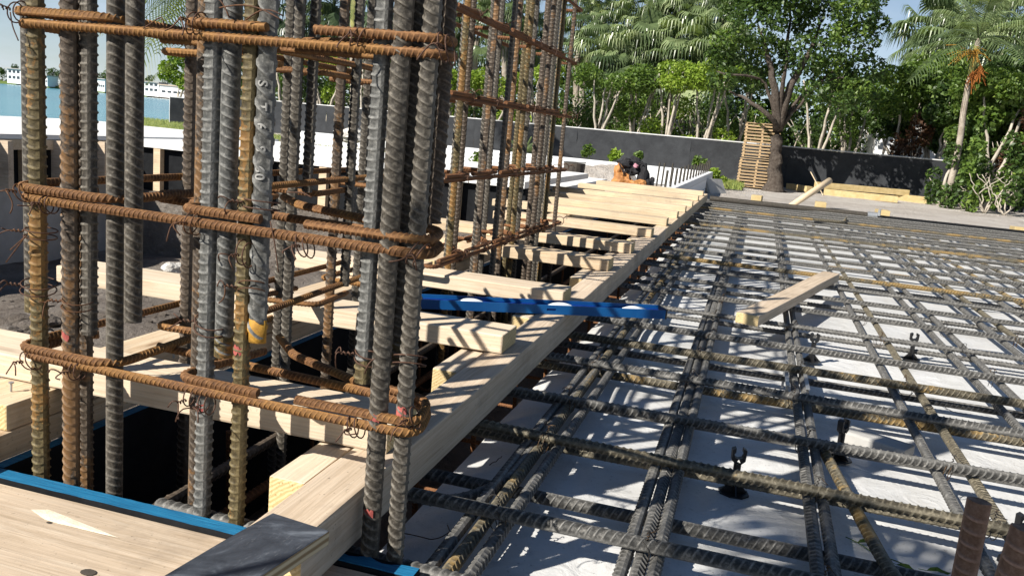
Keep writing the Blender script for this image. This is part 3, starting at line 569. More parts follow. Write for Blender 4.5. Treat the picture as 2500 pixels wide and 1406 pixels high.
# the short timber lying on the mat
board('loose_timber', 'short weathered timber lying slantwise on the rebar mat', 'timber', (.035, 3.425, .018), (.47, 5.06, .018), .092, .044, 'pine_grey', bev=.005)
# ---------------------------------------------------------------- the blue level
lv = thing('spirit_level', 'blue box-section spirit level laid across the long timber', 'spirit level', (-.6, 2.68, .107))
a = np.array([-.975, 2.482]); b_ = np.array([-.238, 2.875]); dl = (b_-a); Ll = np.linalg.norm(dl); dl /= Ll; dn = np.array([-dl[1], dl[0]])
def lbox(mb, s0, s1, t0, t1, z0, z1):
    V = boxv(s0, s1, t0, t1, z0, z1); W = V.copy(); W[:, :2] = a+V[:, :1]*dl+V[:, 1:2]*dn; mb.add(W, BOXQ)
zb = .107; hw = [(.40*Ll, .425*Ll)]
mb = MB()      # front flange with its slot, built of four pieces round the hole
s0, s1 = .50*Ll, .538*Ll
lbox(mb, 0, s0, 0, .006, zb, zb+.030); lbox(mb, s1, Ll, 0, .006, zb, zb+.030); lbox(mb, s0, s1, 0, .006, zb, zb+.012); lbox(mb, s0, s1, 0, .006, zb+.019, zb+.030)
mb.build('front_flange', 'level_blue', lv)
mb = MB(); lbox(mb, .002, Ll-.002, .0065, .0675, zb+.010, zb+.021); mb.build('web', 'level_dark', lv)
mb = MB(); lbox(mb, 0, Ll, .068, .074, zb, zb+.033); mb.build('back_flange', 'level_blue', lv)
for s in (0, Ll):
    mb = MB(); lbox(mb, s-.004 if s == 0 else s+.0005, s-.0005 if s == 0 else s+.006, -.001, .075, zb-.0005, zb+.0335); mb.build('end_cap', 'plastic_black', lv)
for s in (.20*Ll, .565*Ll, .88*Ll):
    mb = MB(); t = np.linspace(0, 1, 14); R = .0135*np.sin(np.pi*np.clip(t, .04, .96))**.5; ce = np.stack([a[0]+(s+(t-.5)*.085)*dl[0]+.036*dn[0], a[1]+(s+(t-.5)*.085)*dl[1]+.036*dn[1], np.full(14, zb+.0205)], 1)
    tube(mb, ce, R, 12); v = mb.build('vial_holder', 'vial_white', lv, smooth=True)
    continue
    mb = MB(); tube(mb, [np.r_[a+(s-.014)*dl+.026*dn, zb+.03], np.r_[a+(s+.014)*dl+.026*dn, zb+.03]], .0055, 10); q = mb.build('vial', 'vial_green', smooth=True); q.parent = v; q.location = -v.location-lv.location if False else Vector((0, 0, 0))-Vector(lv.location)-Vector(v.location)
# ---------------------------------------------------------------- chairs, stubs, debris on the mat
def chair(x, y, label, rz=0.):
    t = thing('bar_chair', label, 'bar support', (x, y, -.086)); t.rotation_euler = (0, 0, rz)
    mb = MB(); a = np.arange(8)*math.pi/4+math.pi/8; V = [(0.036*math.cos(q), .036*math.sin(q), z) for z in (0, .004) for q in a]+[(.008*math.cos(q), .008*math.sin(q), .0045) for q in a]
    Q = [(k, (k+1) % 8, 8+(k+1) % 8, 8+k) for k in range(8)]+[(8+k, 8+(k+1) % 8, 16+(k+1) % 8, 16+k) for k in range(8)]; mb.add(V, Q, [(16, 16+k, 16+(k+1)) for k in range(1, 7)]); o = mb.build('foot_plate', 'plastic_black'); o.parent = t
    mb = MB()
    for q in range(4):
        c, s = math.cos(q*math.pi/2), math.sin(q*math.pi/2); V = []
        for d in (-.0016, .0016): V += [(c*.005-s*d, s*.005+c*d, .004), (c*.031-s*d, s*.031+c*d, .005), (c*.007-s*d, s*.007+c*d, .030)]
        mb.add(V, [(0, 1, 4, 3), (1, 2, 5, 4), (0, 3, 5, 2)], [(0, 2, 1), (3, 4, 5)])
    o = mb.build('gusset', 'plastic_black'); o.parent = t
    mb = MB(); addbox(mb, -.008, .008, -.0035, .0035, .003, .074); addbox(mb, -.0034, .0034, -.008, .008, .003, .074); o = mb.build('post', 'plastic_black'); o.parent = t
    mb = MB()
    for sx in (-1, 1):
        V = [(sx*.007, -.008, .074), (sx*.0155, -.008, .082), (sx*.0165, -.008, .108), (sx*.0085, -.008, .112), (sx*.0085, -.008, .102), (sx*.0115, -.008, .097), (sx*.0085, -.008, .089), (0, -.008, .086)]
        V2 = [(x_, .008, z_) for x_, _, z_ in V]; n = 8; mb.add(V+V2, [(k, (k+1) % n, n+(k+1) % n, n+k) for k in range(n)]+[(0, 1, 6, 7), (1, 2, 5, 6), (2, 3, 4, 5), (8, 15, 14, 9), (9, 14, 13, 10), (10, 13, 12, 11)])
    o = mb.build('cradle', 'plastic_black'); o.parent = t; return t
chair(.045, 1.945, 'black plastic bar chair with octagonal foot standing alone on the white sheet', .2)
chair(.305, 2.315, 'black plastic bar chair half hidden under a mat bar beside the paver piece', .9)
chair(.615, 1.86, 'black plastic bar chair at the frame edge behind the rusty stub', .4)
chair(.70, 3.72, 'black plastic bar chair right of the loose timber\'s near end', .2); chair(.295, 3.42, 'black plastic bar chair just under the loose timber\'s near end', .3)
bol = thing('bar_bolster', 'galvanised steel bar bolster under the paired bars before the loose timber', 'bar support', (.215, 2.9, -.086)); 
for sx in (-1, 1):
    mb = MB(); 
    for k in range(2): addbox(mb, .207+sx*.03-.004, .207+sx*.03+.004, 2.72+k*.24, 2.735+k*.24, -.088, -.012)
    addbox(mb, .207+sx*.03-.006, .207+sx*.03+.006, 2.70, 3.0, -.0125, -.0085); mb.build('support_leg', 'zinc', bol)
mb = MB(); rr = bmesh.new(); bmesh.ops.create_cube(rr, size=1)
def rock(name, label, cat, loc, size, matk, seed=0, sub=3, rough=.16, group=None):
    bm = bmesh.new(); bmesh.ops.create_icosphere(bm, subdivisions=sub, radius=1); r_ = random.Random(seed); ph = [r_.random()*6 for _ in range(6)]
    for v in bm.verts:
        x, y, z = v.co; d = 1+rough*(math.sin(3*x+ph[0])*math.cos(2.6*y+ph[1])+.6*math.sin(6*z+ph[2]+3*x)+.4*math.sin(11*y+ph[3])*math.cos(9*x+ph[4]))
        v.co = Vector((x*size[0]*d, y*size[1]*d, max(-.6, z)*size[2]*d))
    me = bpy.data.meshes.new(name); bm.to_mesh(me); bm.free(); me.materials.append(M[matk]); o = bpy.data.objects.new(name, me); COL.objects.link(o); o.location = loc
    if label: tag(o, label, cat, group)
    return o
p0 = atz(2070, 1045, -.05); p1 = atz(2228, 1095, -.05)
board('paver_piece', 'pale broken paver lying on the white sheet beside the half hidden chair', 'paver', (p0[0], p0[1]+.02, -.09), (p1[0], p1[1]+.02, -.09), .075, .035, 'concrete', bev=.007, end='concrete')
def stub(px, py, w_, label, zb=-.1, r=.0128, lean=.0):
    q = CAM+w_*_ray(px, py); t = MB(); rebar(t, [(q[0]-lean, q[1], zb), (q[0], q[1], q[2])], r, up=(1, 0, 0), pitch=r*1.5, rib=r*.26, slant=.2, phase=2.6); o = t.build('rebar_stub', 'stub_rust', smooth=True, loc=(q[0], q[1], zb)); return tag(o, label, 'rebar')
stub(2391, 1222, 1.16, 'rusty upright rebar stub sticking up through the mat, its square cut top fully in view')
stub(2502, 1290, 1.04, 'rusty upright rebar stub cut by the frame edge, right of the square topped one', lean=.03)
def leaf(px, py, label, s=.02, rz=0):
    p = atz(px, py, -.084); mb = MB(); k = 5; V = []
    for side in (-1, 1):
        for q in range(7):
            t = q/6; V.append((t*2*s-s, side*s*.42*math.sin(math.pi*t)**.8*(.75+.35*(q % 2)), .004*math.sin(t*5)+.003))
    V += [(t*2*s-s, 0, .0015) for t in np.linspace(0, 1, 7)]
    mb.add(V, [(14+q, 15+q, 8+q, 7+q) for q in range(6)]+[(q, q+1, 15+q, 14+q) for q in range(6)], tone=.25)
    tube(mb, [(-s, 0, .002), (-1.7*s, .1*s, .003)], .0006, 4); o = mb.build('fallen_leaf', 'leaf_mid'); o.location = p; o.rotation_euler = (.1, -.1, rz); tag(o, label, 'leaf')
leaf(2118, 1325, 'small green leaf lying alone on the sheet between two bars', .021, .3); leaf(2215, 1388, 'green leaf on the sheet, the left one of two side by side', .020, -.5); leaf(2292, 1396, 'green leaf on the sheet, right beside another leaf', .022, .1)
def loose_wire(pts, label, z=-.084, r=.0011, matk='wire'):
    P = [atz(x, y, z) for x, y in pts]; mb = MB(); tube(mb, resample(fillet(P, .08, 9), 40)+np.array([0, 0, .003])*np.abs(np.sin(np.linspace(0, 7, 40)))[:, None], r, 5); o = mb.build('loose_wire', matk, smooth=True); tag(o, label, 'wire')
loose_wire([(975, 1300), (1020, 1312), (1070, 1318), (1100, 1300), (1092, 1283)], 'loose brown tie wire curled on the sheet beside the near upright bars')
loose_wire([(1195, 1135), (1210, 1128), (1225, 1115)], 'short dark wire bit on the sheet beside the long timber', matk='wire_dark')
loose_wire([(2065, 1310), (2140, 1355), (2210, 1380), (2240, 1402)], 'thin plant stem trailing past the green leaves', matk='leaf_mid')
loose_wire([(2285, 980), (2330, 1010), (2370, 1012)], 'thin dark wire lying on the sheet among the mat bars at the right', matk='wire_dark')

# ---------------------------------------------------------------- the excavation walls on the left
def wall_thing(name, label, cat, loc): return thing(name, label, cat, loc)
fw = wall_thing('formed_wall', 'black formed wall with brown studs and a white deck top left of the trench', 'form wall', (-5.65, 5, -.7))
mb = MB(); addbox(mb, -5.85, -5.66, -2, 7.0, -.11, .26); mb.build('membrane_face', 'form_black', fw)
mb = MB(); addbox(mb, -5.66, -5.572, -2, 7.0, .18, .259); mb.build('fascia', 'pine', fw)
mb = MB(); addbox(mb, -5.9, -5.60, -2, 7.0, -.85, -.115); mb.build('footing', 'concrete', fw)
mb = MB(); addbox(mb, -8.4, -5.58, -2, 9.2, .262, .30); mb.build('deck_top', 'concrete_white', fw)
for k, y in enumerate(np.arange(3.0, 6.9, .62)):
    mb = MB(); addbox(mb, -5.655, -5.60, y, y+.09, -.11, .258); mb.build('stud', 'pine', fw)
for y in (5.2, 5.75, 6.2, 6.5):
    mb = MB(); addbox(mb, -5.595, -5.46, y, y+.05, -.11, .255); mb.build('stud', 'pine_grey', fw)
bwl = wall_thing('formed_wall', 'black formed wall with sunlit studs crossing behind the near cage', 'form wall', (-4, 6.6, -.7))
mb = MB(); addbox(mb, -5.575, -1.75, 6.56, 6.72, -.15, .23); mb.build('membrane_face', 'form_black', bwl)
mb = MB(); addbox(mb, -5.575, -1.75, 6.45, 6.75, -.85, -.155); mb.build('footing', 'soil', bwl)
mb = MB(); addbox(mb, -5.57, -1.75, 6.50, 9.1, .232, .285); mb.build('deck_top', 'concrete_white', bwl)
for k, x in enumerate((-5.2, -4.85, -4.62, -4.1, -3.55, -2.95, -2.35)):
    mb = MB(); addbox(mb, x, x+.07, 6.50, 6.555, -.15, .228); mb.build('stud', 'pine', bwl)
s3 = wall_thing('formed_wall', 'black formed wall running along the trench behind the far cage', 'form wall', (-1.85, 9, -.6))
mb = MB(); addbox(mb, -2.2, -2.05, 6.8, 12.0, -.5, .06); mb.build('membrane_face', 'form_black', s3)
mb = MB(); addbox(mb, -2.6, -2.04, 9.2, 12.0, .062, .10); mb.build('deck_top', 'concrete_white', s3)
for y in (7.2, 8.4, 9.6): 
    mb = MB(); addbox(mb, -2.045, -1.99, y, y+.07, -.4, .058); mb.build('stud', 'pine', s3)
for k, (px, py, s) in enumerate(((418, 655, .055), (440, 648, .03), (35, 790, .07), (70, 800, .05), (20, 815, .05), (118, 785, .05), (365, 760, .03), (430, 835, .03), (150, 770, .04))):
    p = atz(px, py, -.2 if k < 2 else -.13); rock('rock', ('white stone on the dark soil beyond the second plank', 'small white stone beside the larger one on dark soil', 'largest lump of soil at the picture edge behind the left timbers', 'lump of soil right of the largest one', 'lump of soil below the largest one', 'lump of soil behind the leftmost bar', 'grey pebble below the second plank', 'grey pebble close to the nearest plank', 'lump of soil between the left bars')[k], 'stone', p, (s, s*.8, s*.55), 'stone' if k < 2 else 'soil', k)
mb = MB(); bm0 = bmesh.new(); bmesh.ops.create_icosphere(bm0, subdivisions=1, radius=1); iv = np.array([v.co[:] for v in bm0.verts]); it = np.array([[v.index for v in f.verts] for f in bm0.faces]); bm0.free()
for k in range(1500):
    x_, y_ = -1.5-abs(rng.normal(0, 1.3)), rng.uniform(.8, 6.2); r_ = .007+.03*rng.random()**4; z_ = float(ground_h(np.array([x_]), np.array([y_]))[0]); mb.add(iv*(1+.35*rng.normal(size=(len(iv), 1)))*[r_, r_*.9, r_*.6]+[x_, y_, z_], T=it)
tag(mb.build('soil_clods', 'soil'), 'loose clods strewn over the dug soil', 'clods', kind='stuff')
mb = MB(); P = [(-8.2, 5.2, .30), (-7.2, 5.3, .30), (-7.2, 5.9, .30), (-8.2, 5.9, .30), (-8.0, 5.25, .44), (-7.25, 5.35, .37), (-7.2, 5.85, .37), (-8.15, 5.85, .44)]; mb.add(P, BOXQ); tag(mb.build('metal_sheet', 'zinc'), 'grey folded metal sheet lying on the white deck top', 'metal sheet')

# ---------------------------------------------------------------- far edge of the mat
ef = thing('edge_form', 'long black edge form closing the far side of the rebar mat', 'edge form', (2.2, 11.5, -.3))
mb = MB(); addbox(mb, 1.35, 5.4, 11.46, 11.50, -.28, .035); mb.build('form_face', 'form_black', ef)
mb = MB(); addbox(mb, -.60, 1.345, 11.46, 11.50, -.28, .0); mb.build('form_face', 'form_black', ef)
pp = thing('steel_pipe', 'dark grey steel pipe with an end coupling lying along the edge form', 'pipe', (.4, 11.46, .03)); mb = MB(); tube(mb, [(-.56, 11.33, .026), (1.36, 11.42, .026)], .034, 14); mb.build('pipe_body', 'bar_grey', pp, smooth=True)
mb = MB(); tube(mb, [(1.365, 11.42, .026), (1.48, 11.425, .026)], .043, 14); tube(mb, [(1.50, 11.38, .03), (1.50, 11.38, .12)], .012, 8); tube(mb, [(1.50, 11.47, .03), (1.50, 11.47, .10)], .012, 8); mb.build('coupling', 'zinc', pp)
for k, (px, py, wd, ht, L_) in enumerate(((1845, 492, .13, .10, .3), (2000, 507, .135, .09, .4), (2151, 526, .15, .085, .4), (2315, 549, .17, .03, .3), (2490, 565, .22, .07, .3))):
    p = aty(px, py, 11.75)
    board('form_stake', ('yellow timber stake behind the edge form, leftmost, below the pallets', 'yellow timber stake behind the edge form, right of the leaning post', 'yellow timber stake behind the edge form beside the pipe coupling', 'low flat yellow stake behind the edge form', 'yellow timber stake behind the edge form at the frame edge')[k], 'stake', (p[0], 11.56, p[2]-.012), (p[0]+.02, 11.56+L_, p[2]-.02), wd, ht, 'yellow_wood', 'yellow stakes behind the edge form', end='yellow_wood')
ub = MB(); q = [atz(*a, .03) for a in ((1985, 536), (2060, 543), (2066, 532))]; rebar(ub, q, .0125, bend=.06, lod=1); tag(ub.build('bent_rebar', 'mat_ochre', smooth=True), 'single hooked rebar piece lying on the far part of the mat', 'rebar')
# leaning post and timber pile
p = MB(); A = atz(1928, 505, -.3); B = aty(2026, 441, A[1]+.9); tube(p, [A, A+(B-A)*.5, B], [.055, .06, .062], 12); po = p.build('wooden_post', 'pine_far', smooth=True); tag(po, 'round pale wooden post leaning up from the sand by the timber pile', 'post')
p = MB(); A = atz(2010, 478, -.3); B = aty(1979, 420, A[1]+.3); tube(p, [A, B], .012, 6); tag(p.build('wooden_stake', 'pine_far'), 'thin stick leaning beside the round post', 'stick')
TL = ['front long yellow timber of the ground pile under the screen fence', 'short yellow timber at the left end of the ground pile', 'rear yellow timber of the ground pile', 'upper yellow timber lying on the ground pile', 'right hand yellow timber of the ground pile']
for k, (a_, b_, z, sx) in enumerate((((2010, 476), (2190, 495), -.3, .16), ((1925, 462), (1975, 470), -.3, .16), ((2030, 466), (2240, 488), -.3, .18), ((1990, 458), (2215, 478), -.14, .15), ((2185, 490), (2262, 498), -.3, .18))):
    A, B = atz(*a_, z), atz(*b_, z); board('pile_timber', TL[k], 'timber', A, B, .18, sx, 'yellow_wood', 'timbers in the ground pile', end='yellow_wood')
# pallets
PX = aty(1841, 450, 24.2)[0]
pal = thing('pallet', 'pine pallet at the bottom of the tall stack beside the dark tree', 'pallet', (PX, 24.2, -.3), 'pallets in the tall stack')
mb = MB()
for k in range(6): addbox(mb, -.46, .46, -.45+k*.155, -.45+k*.155+.11, .062, .078)
mb.build('deck', 'pallet_wood').parent = pal
for y in (-.44, -.02, .40):
    mb = MB(); addbox(mb, y, y+.05, -.44, .44, .018, .0615); o = mb.build('runner', 'pallet_wood'); o.parent = pal
mb = MB()
for k in range(3): addbox(mb, -.46, .46, -.45+k*.4, -.45+k*.4+.09, 0, .0175)
o = mb.build('base_boards', 'pallet_wood'); o.parent = pal
zc = -.3
for k in range(1, 20):
    r_ = pal.copy(); COL.objects.link(r_); zc += .083 if k != 9 else .115
    for ch in list(pal.children): c_ = ch.copy(); COL.objects.link(c_); c_.parent = r_
    r_.location = (PX+random.uniform(-.012, .012)+(.03 if k >= 9 else 0), 24.2+random.uniform(-.01, .01), zc); r_.rotation_euler = (0, 0, random.uniform(-.012, .012))
    r_['label'] = 'pine pallet topmost in the tall stack beside the dark tree' if k == 19 else 'pine pallet within the tall stack beside the dark tree'
pal['label'] = 'pine pallet at the very bottom of the tall stack'
# block wall
bl = thing('block_wall', 'low white concrete block wall turning a corner, with a row of steel dowels', 'block wall', (-3, 20.4, -.3))
mb = MB(); addbox(mb, -12, -1.02, 20.3, 20.5, -.3, .10); o = mb.build('long_side', 'block_white'); o.parent = bl; o.location = -Vector(bl.location)
cA = atz(1740, 420, .10); cB = atz(1640, 463, .10); dv = cB-cA; dv[2] = 0; Lw = np.linalg.norm(dv); dv /= Lw; nv = np.array([-dv[1], dv[0], 0]); 
if nv[0] > 0: nv = -nv
mb = MB(); c0, c1 = cA+dv*0, cA+dv*(Lw+.6); V = [np.r_[q[:2], z] for z in (-.3, .098) for q in (c0, c1, c1+nv*.19, c0+nv*.19)]; mb.add(V, BOXQ); o = mb.build('short_side', 'block_white'); o.parent = bl; o.location = -Vector(bl.location)
for k in range(15):
    q = cA+dv*(.1+k*(Lw-.1)/14)+nv*.09; mb = MB(); tube(mb, [(q[0], q[1], .05), (q[0]+.01, q[1], .33+random.uniform(-.03, .03))], .016, 6); o = mb.build('dowel', 'bar_grey'); o.parent = bl; o.location = -Vector(bl.location)
for px in (1530, 1600, 1612, 1632):
    q = atz(px, 465, -.1); mb = MB(); tube(mb, [(q[0], q[1], -.3), (q[0]+.02, q[1], .35)], .014, 6); o = mb.build('dowel', 'bar_grey'); o.parent = bl; o.location = -Vector(bl.location)
mb = MB(); V = boxv(-.33, .33, -.03, .03, 0, .3); V[4:, 1] += .16; mb.add(V, BOXQ); o = mb.build('concrete_slab', 'concrete'); o.location = atz(1752, 474, -.3); o.rotation_euler = (0, 0, 1.1); tag(o, 'small grey slab leaning against the corner end of the block wall', 'slab')
# heap of tool belts and a black jacket, gravel, bucket at the end of the planks
hp = thing('tool_heap', 'heap of tan leather tool belts under a draped black jacket behind the last plank', 'tool heap', tuple(aty(1535, 458, 12.4))); hz = hp.location
def lump(name, matk, px, py, Y, size, seed, rough=.22): o = rock(name, None, None, aty(px, py, Y), size, matk, seed, 3, rough); o.parent = hp; o.location = Vector(o.location)-hp.location; return o
lump('leather_pouch', 'leather', 1520, 445, 12.35, (.15, .1, .14), 1); lump('leather_pouch', 'leather', 1555, 452, 12.3, (.13, .1, .08), 2); lump('leather_pouch', 'leather', 1510, 425, 12.45, (.06, .08, .17), 3)
lump('jacket', 'cloth_black', 1545, 412, 12.5, (.17, .12, .13), 4, .3); lump('jacket_sleeve', 'cloth_black', 1570, 434, 12.42, (.08, .08, .22), 5, .3); lump('jacket_sleeve', 'cloth_black', 1586, 452, 12.38, (.06, .06, .1), 9, .3); lump('jacket_fold', 'cloth_black', 1530, 400, 12.45, (.12, .09, .07), 6, .3); lump('pink_cloth', 'cloth_pink', 1552, 406, 12.36, (.035, .02, .035), 7)
for pts in (((1512, 400), (1525, 425), (1518, 440), (1540, 448)), ((1540, 415), (1536, 440), (1555, 450)), ((1558, 395), (1575, 400), (1578, 418))):
    mb = MB(); P = [aty(x, y, 12.3) for x, y in pts]; tube(mb, resample(fillet(P, .06), 14), .011, 6); o = mb.build('strap', 'cloth_black', hp, smooth=True)
gh = rock('gravel_heap', 'pale heap of broken rock before the white block wall', 'gravel heap', atz(1455, 452, -.25), (.85, .6, .42), 'sand', 11, 5, .12)
mb = MB(); A, B = aty(1455, 447, 12.6), aty(1500, 451, 12.6); tube(mb, [A, B], .035, 4); tag(mb.build('red_tool', 'red_paint'), 'red metal strip lying beside the tool heap', 'metal strip')
bk = thing('bucket', 'dark bucket with a blue rimmed lid behind the far cage', 'bucket', tuple(aty(1398, 452, 12.6))); P = np.array(bk.location)
mb = MB(); tube(mb, [P, P+np.array([0, 0, .15]), P+np.array([0, 0, .33])], [.14, .155, .165], 16); mb.build('bucket_body', 'bucket_dark', bk, smooth=False)
mb = MB(); tube(mb, [P+np.array([-.17, 0, .345]), P+np.array([.17, 0, .36])], .018, 8); mb.build('lid_rim', 'zinc', bk)
# ---------------------------------------------------------------- fences
def fence(label, pts, z0, z1, rail='rail_pale', step=3.0):
    t = thing('screen_fence', label, 'fence', (pts[0][0], pts[0][1], z0)); P = [np.array(p) for p in pts]
    for a, b in zip(P, P[1:]):
        L = np.linalg.norm(b-a); n = max(1, int(round(L/step))); d = (b-a)/L; nn = np.array([-d[1], d[0]])
        for k in range(n):
            q0, q1 = a+(b-a)*k/n, a+(b-a)*(k+1)/n; m_ = 14; u = np.linspace(0, 1, m_)[None]; v = np.linspace(0, 1, 8)[:, None]
            sag = .05*np.sin(u*3.14)*np.sin(v*3.1)+.02*np.sin(u*23+v*9+k)*np.sin(v*3.1)
            X = q0[0]+(q1[0]-q0[0])*u+nn[0]*sag; Y = q0[1]+(q1[1]-q0[1])*u+nn[1]*sag; Z = z0+.02+(z1-z0-.02)*v+.025*np.sin(u*3.14)*-v
            V = np.stack([np.broadcast_to(X, sag.shape), np.broadcast_to(Y, sag.shape), np.broadcast_to(Z, sag.shape)], -1).reshape(-1, 3)
            i = np.arange(7)[:, None]*m_; j = np.arange(m_-1)[None]; mb = MB(); mb.add(V, np.stack([i+j, i+j+1, i+m_+j+1, i+m_+j], -1).reshape(-1, 4)); mb.build('mesh_screen', 'mesh_black', t, smooth=True)
            mb = MB(); tube(mb, [(q0[0]+nn[0]*.07, q0[1]+nn[1]*.07, z0), (q0[0]+nn[0]*.07, q0[1]+nn[1]*.07, z1+.03)], .028, 8); mb.build('fence_post', 'rail_pale', t)
            mb = MB(); tube(mb, [(*q0, z1+.0), (*q1, z1+.0)], .018, 6); mb.build('top_rail', rail, t)
    return t
fence('long black screen fence running behind the block wall and the dark tree', [(-21, 29), (-9, 26.6), (-2, 25.6), (6.2, 25.3)], -.3, .86)
fence('black screen fence returning towards the house on the shaded side', [(6.2, 25.3), (10, 22)], -.3, .86)
A = aty(414, 305, 26); B = aty(560, 300, 27)
fence('separate black screen fence panel on the grass beside the water', [(A[0], A[1]), (B[0], B[1])], -.3, aty(414, 237, 26)[2], step=2.2)

# ---------------------------------------------------------------- vegetation
def cloud(mb, cs, n, size, base=.5, flat=.35, shell=.55):
    """n leaves spread through ellipsoid clumps (x, y, z, rx, ry, rz)"""
    cs = np.array(cs, float); w_ = (cs[:, 3]*cs[:, 4]*cs[:, 5])**(.66); k = rng.choice(len(cs), n, p=w_/w_.sum()); c = cs[k]
    d = rng.normal(size=(n, 3)); d /= np.linalg.norm(d, axis=1)[:, None]; r_ = rng.random(n)**(1/3.*shell); P = c[:, :3]+d*c[:, 3:]*r_[:, None]
    nrm = rng.normal(size=(n, 3))+np.array([0, 0, flat*2])+d*.5; nrm /= np.linalg.norm(nrm, axis=1)[:, None]; t = np.cross(nrm, rng.normal(size=(n, 3))); t /= np.linalg.norm(t, axis=1)[:, None]; b = np.cross(nrm, t)
    s = size*rng.uniform(.6, 1.3, n)[:, None]; drop = np.array([0, 0, -1.])*s*.15
    V = np.stack([P-t*s*.5, P+b*s*.28, P+t*s*.5+drop, P-b*s*.28], 1).reshape(-1, 3); tone = np.clip(rng.normal(base, .22, n), 0, 1); mb.add(V, np.arange(n*4).reshape(-1, 4), tone=np.repeat(tone, 4))
def limb(mb, pts, r0, r1, n=7, wob_=.02):
    P = resample(fillet(pts, .6, 6), 12); P[1:-1] += rng.normal(0, wob_, (10, 3)); tube(mb, P, np.linspace(r0, r1, 12), n)
def leafy_tree(name, label, cat, base, stems, clumps, n, size, lm, bark, group=None, tone=.5, r0=.05):
    t = thing(name, label, cat, tuple(base), group); mb = MB()
    for st in stems: limb(mb, [np.array(base)]+[np.array(q) for q in st], r0, r0*.4)
    mb.build('trunk', bark, t, smooth=True); mb = MB(); cloud(mb, clumps, n, size, tone); mb.build('crown', lm, t); return t
def fan_leaf(mb, hub, d, R, tone, nseg=20):
    d = np.array(d, float); d /= np.linalg.norm(d); side = np.cross(d, [0, 0, 1]); side /= np.linalg.norm(side)+1e-9; up = np.cross(side, d)
    for a in np.linspace(-1.9, 1.9, nseg):
        e = d*math.cos(a)+side*math.sin(a); pw = np.cross(e, up); L = R*(1-.18*abs(a)/1.9)*rng.uniform(.9, 1.05); q0 = hub; q1 = hub+e*L*.55+up*.06*R; q2 = hub+e*L*.80+np.array([0, 0, -.12*R]); q3 = hub+e*L*.93+np.array([0, 0, -.48*R-rng.random()*.2*R])
        w_ = R*.05; V = [q0-pw*w_*.2, q0+pw*w_*.2, q1-pw*w_, q1+pw*w_, q2-pw*w_*.55, q2+pw*w_*.55, q3]; mb.add(V, [(0, 1, 3, 2), (2, 3, 5, 4)], [(4, 5, 6)], tone=np.clip(tone+rng.normal(0, .1), 0, 1))
def fan_palm(label, x, y, zc, R=.95, nl=24, lm='leaf_fan', tr=.13, group='fan palms behind the fence', zg=-.3):
    t = thing('fan_palm', label, 'palm tree', (x, y, zg), group); mb = MB(); tube(mb, [(x+.1*math.sin(k), y, zg+(zc-zg)*k/6) for k in range(7)], np.linspace(tr*1.2, tr*.9, 7), 9); mb.build('trunk', 'bark_palm', t, smooth=True); mb = MB()
    for k in range(nl):
        az = k*2.399+rng.uniform(-.7, .7); el = math.radians(75-120*(k/nl)+rng.uniform(-18, 18)); d = np.array([math.cos(az)*math.cos(el), math.sin(az)*math.cos(el), math.sin(el)]); c0 = np.array([x, y, zc+.25*(1-k/nl)]); L = R*rng.uniform(.75, 1.35)
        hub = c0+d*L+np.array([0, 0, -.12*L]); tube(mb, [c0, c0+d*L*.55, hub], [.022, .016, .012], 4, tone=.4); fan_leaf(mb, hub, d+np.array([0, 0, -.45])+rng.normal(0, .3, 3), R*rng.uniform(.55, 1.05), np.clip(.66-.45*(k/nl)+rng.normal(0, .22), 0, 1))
    mb.build('crown', lm, t); return t
def frond(mb, c0, az, el, L, tone, npin=26, droop=.9, pin=.42, wide=1.0):
    d = np.array([math.cos(az), math.sin(az), 0]); s = np.linspace(0, 1, 12); P = np.array(c0)+np.outer(s*L*math.cos(el), d); P[:, 2] += s*L*math.sin(el)-droop*L*.55*s**2; tube(mb, P, np.linspace(.022, .005, 12), 4, tone=tone*.7)
    T = np.gradient(P, axis=0); T /= np.linalg.norm(T, axis=1)[:, None]; side = np.array([-d[1], d[0], 0])
    for q in np.linspace(.14, .99, npin):
        p = np.array([np.interp(q, s, P[:, k]) for k in range(3)]); t = np.array([np.interp(q, s, T[:, k]) for k in range(3)])
        for sg in (-1, 1):
            l_ = L*pin*math.sin(math.pi*min(.97, q*.8+.16))**.7*rng.uniform(.85, 1.1); e = side*sg*.8+t*.55; e /= np.linalg.norm(e); m1 = p+e*l_*.5+np.array([0, 0, -.06*l_]); m2 = p+e*l_*.85+np.array([0, 0, -.42*l_]); wv = t*.016*L*.5*wide
            mb.add([p-wv, p+wv, m1-wv*.9, m1+wv*.9, m2], [(0, 1, 3, 2)], [(2, 3, 4)], tone=np.clip(tone+rng.normal(0, .12), 0, 1))
def feather_palm(name, label, base, top, nl, L, lm='leaf_coco', tr=.12, bark='bark_palm', shaft=None, group=None, droop=.9, el0=75, el1=-35, seed=0, **fk_):
    t = thing(name, label, 'palm tree', tuple(base), group); base = np.array(base, float); top = np.array(top, float); mb = MB(); P = base+np.outer(np.linspace(0, 1, 8), top-base); P[1:-1, 0] += .03*np.sin(np.arange(6)*1.3)
    tube(mb, P, np.linspace(tr*1.15, tr*.8, 8), 10); mb.build('trunk', bark, t, smooth=True)
    if shaft: mb = MB(); u = (top-base)/np.linalg.norm(top-base); tube(mb, [top-u*shaft, top-u*shaft*.5, top], [tr*.98, tr*1.12, tr*.6], 10); mb.build('crownshaft', 'palm_green_trunk', t, smooth=True)
    mb = MB()
    for k in range(nl):
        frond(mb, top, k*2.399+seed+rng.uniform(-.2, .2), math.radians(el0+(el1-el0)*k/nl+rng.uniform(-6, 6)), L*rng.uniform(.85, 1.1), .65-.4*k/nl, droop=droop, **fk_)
    mb.build('crown', lm, t); return t
def gx(px, Y, py=330): return float(aty(px, py, Y)[0])
def gz(px, py, Y): return float(aty(px, py, Y)[2])
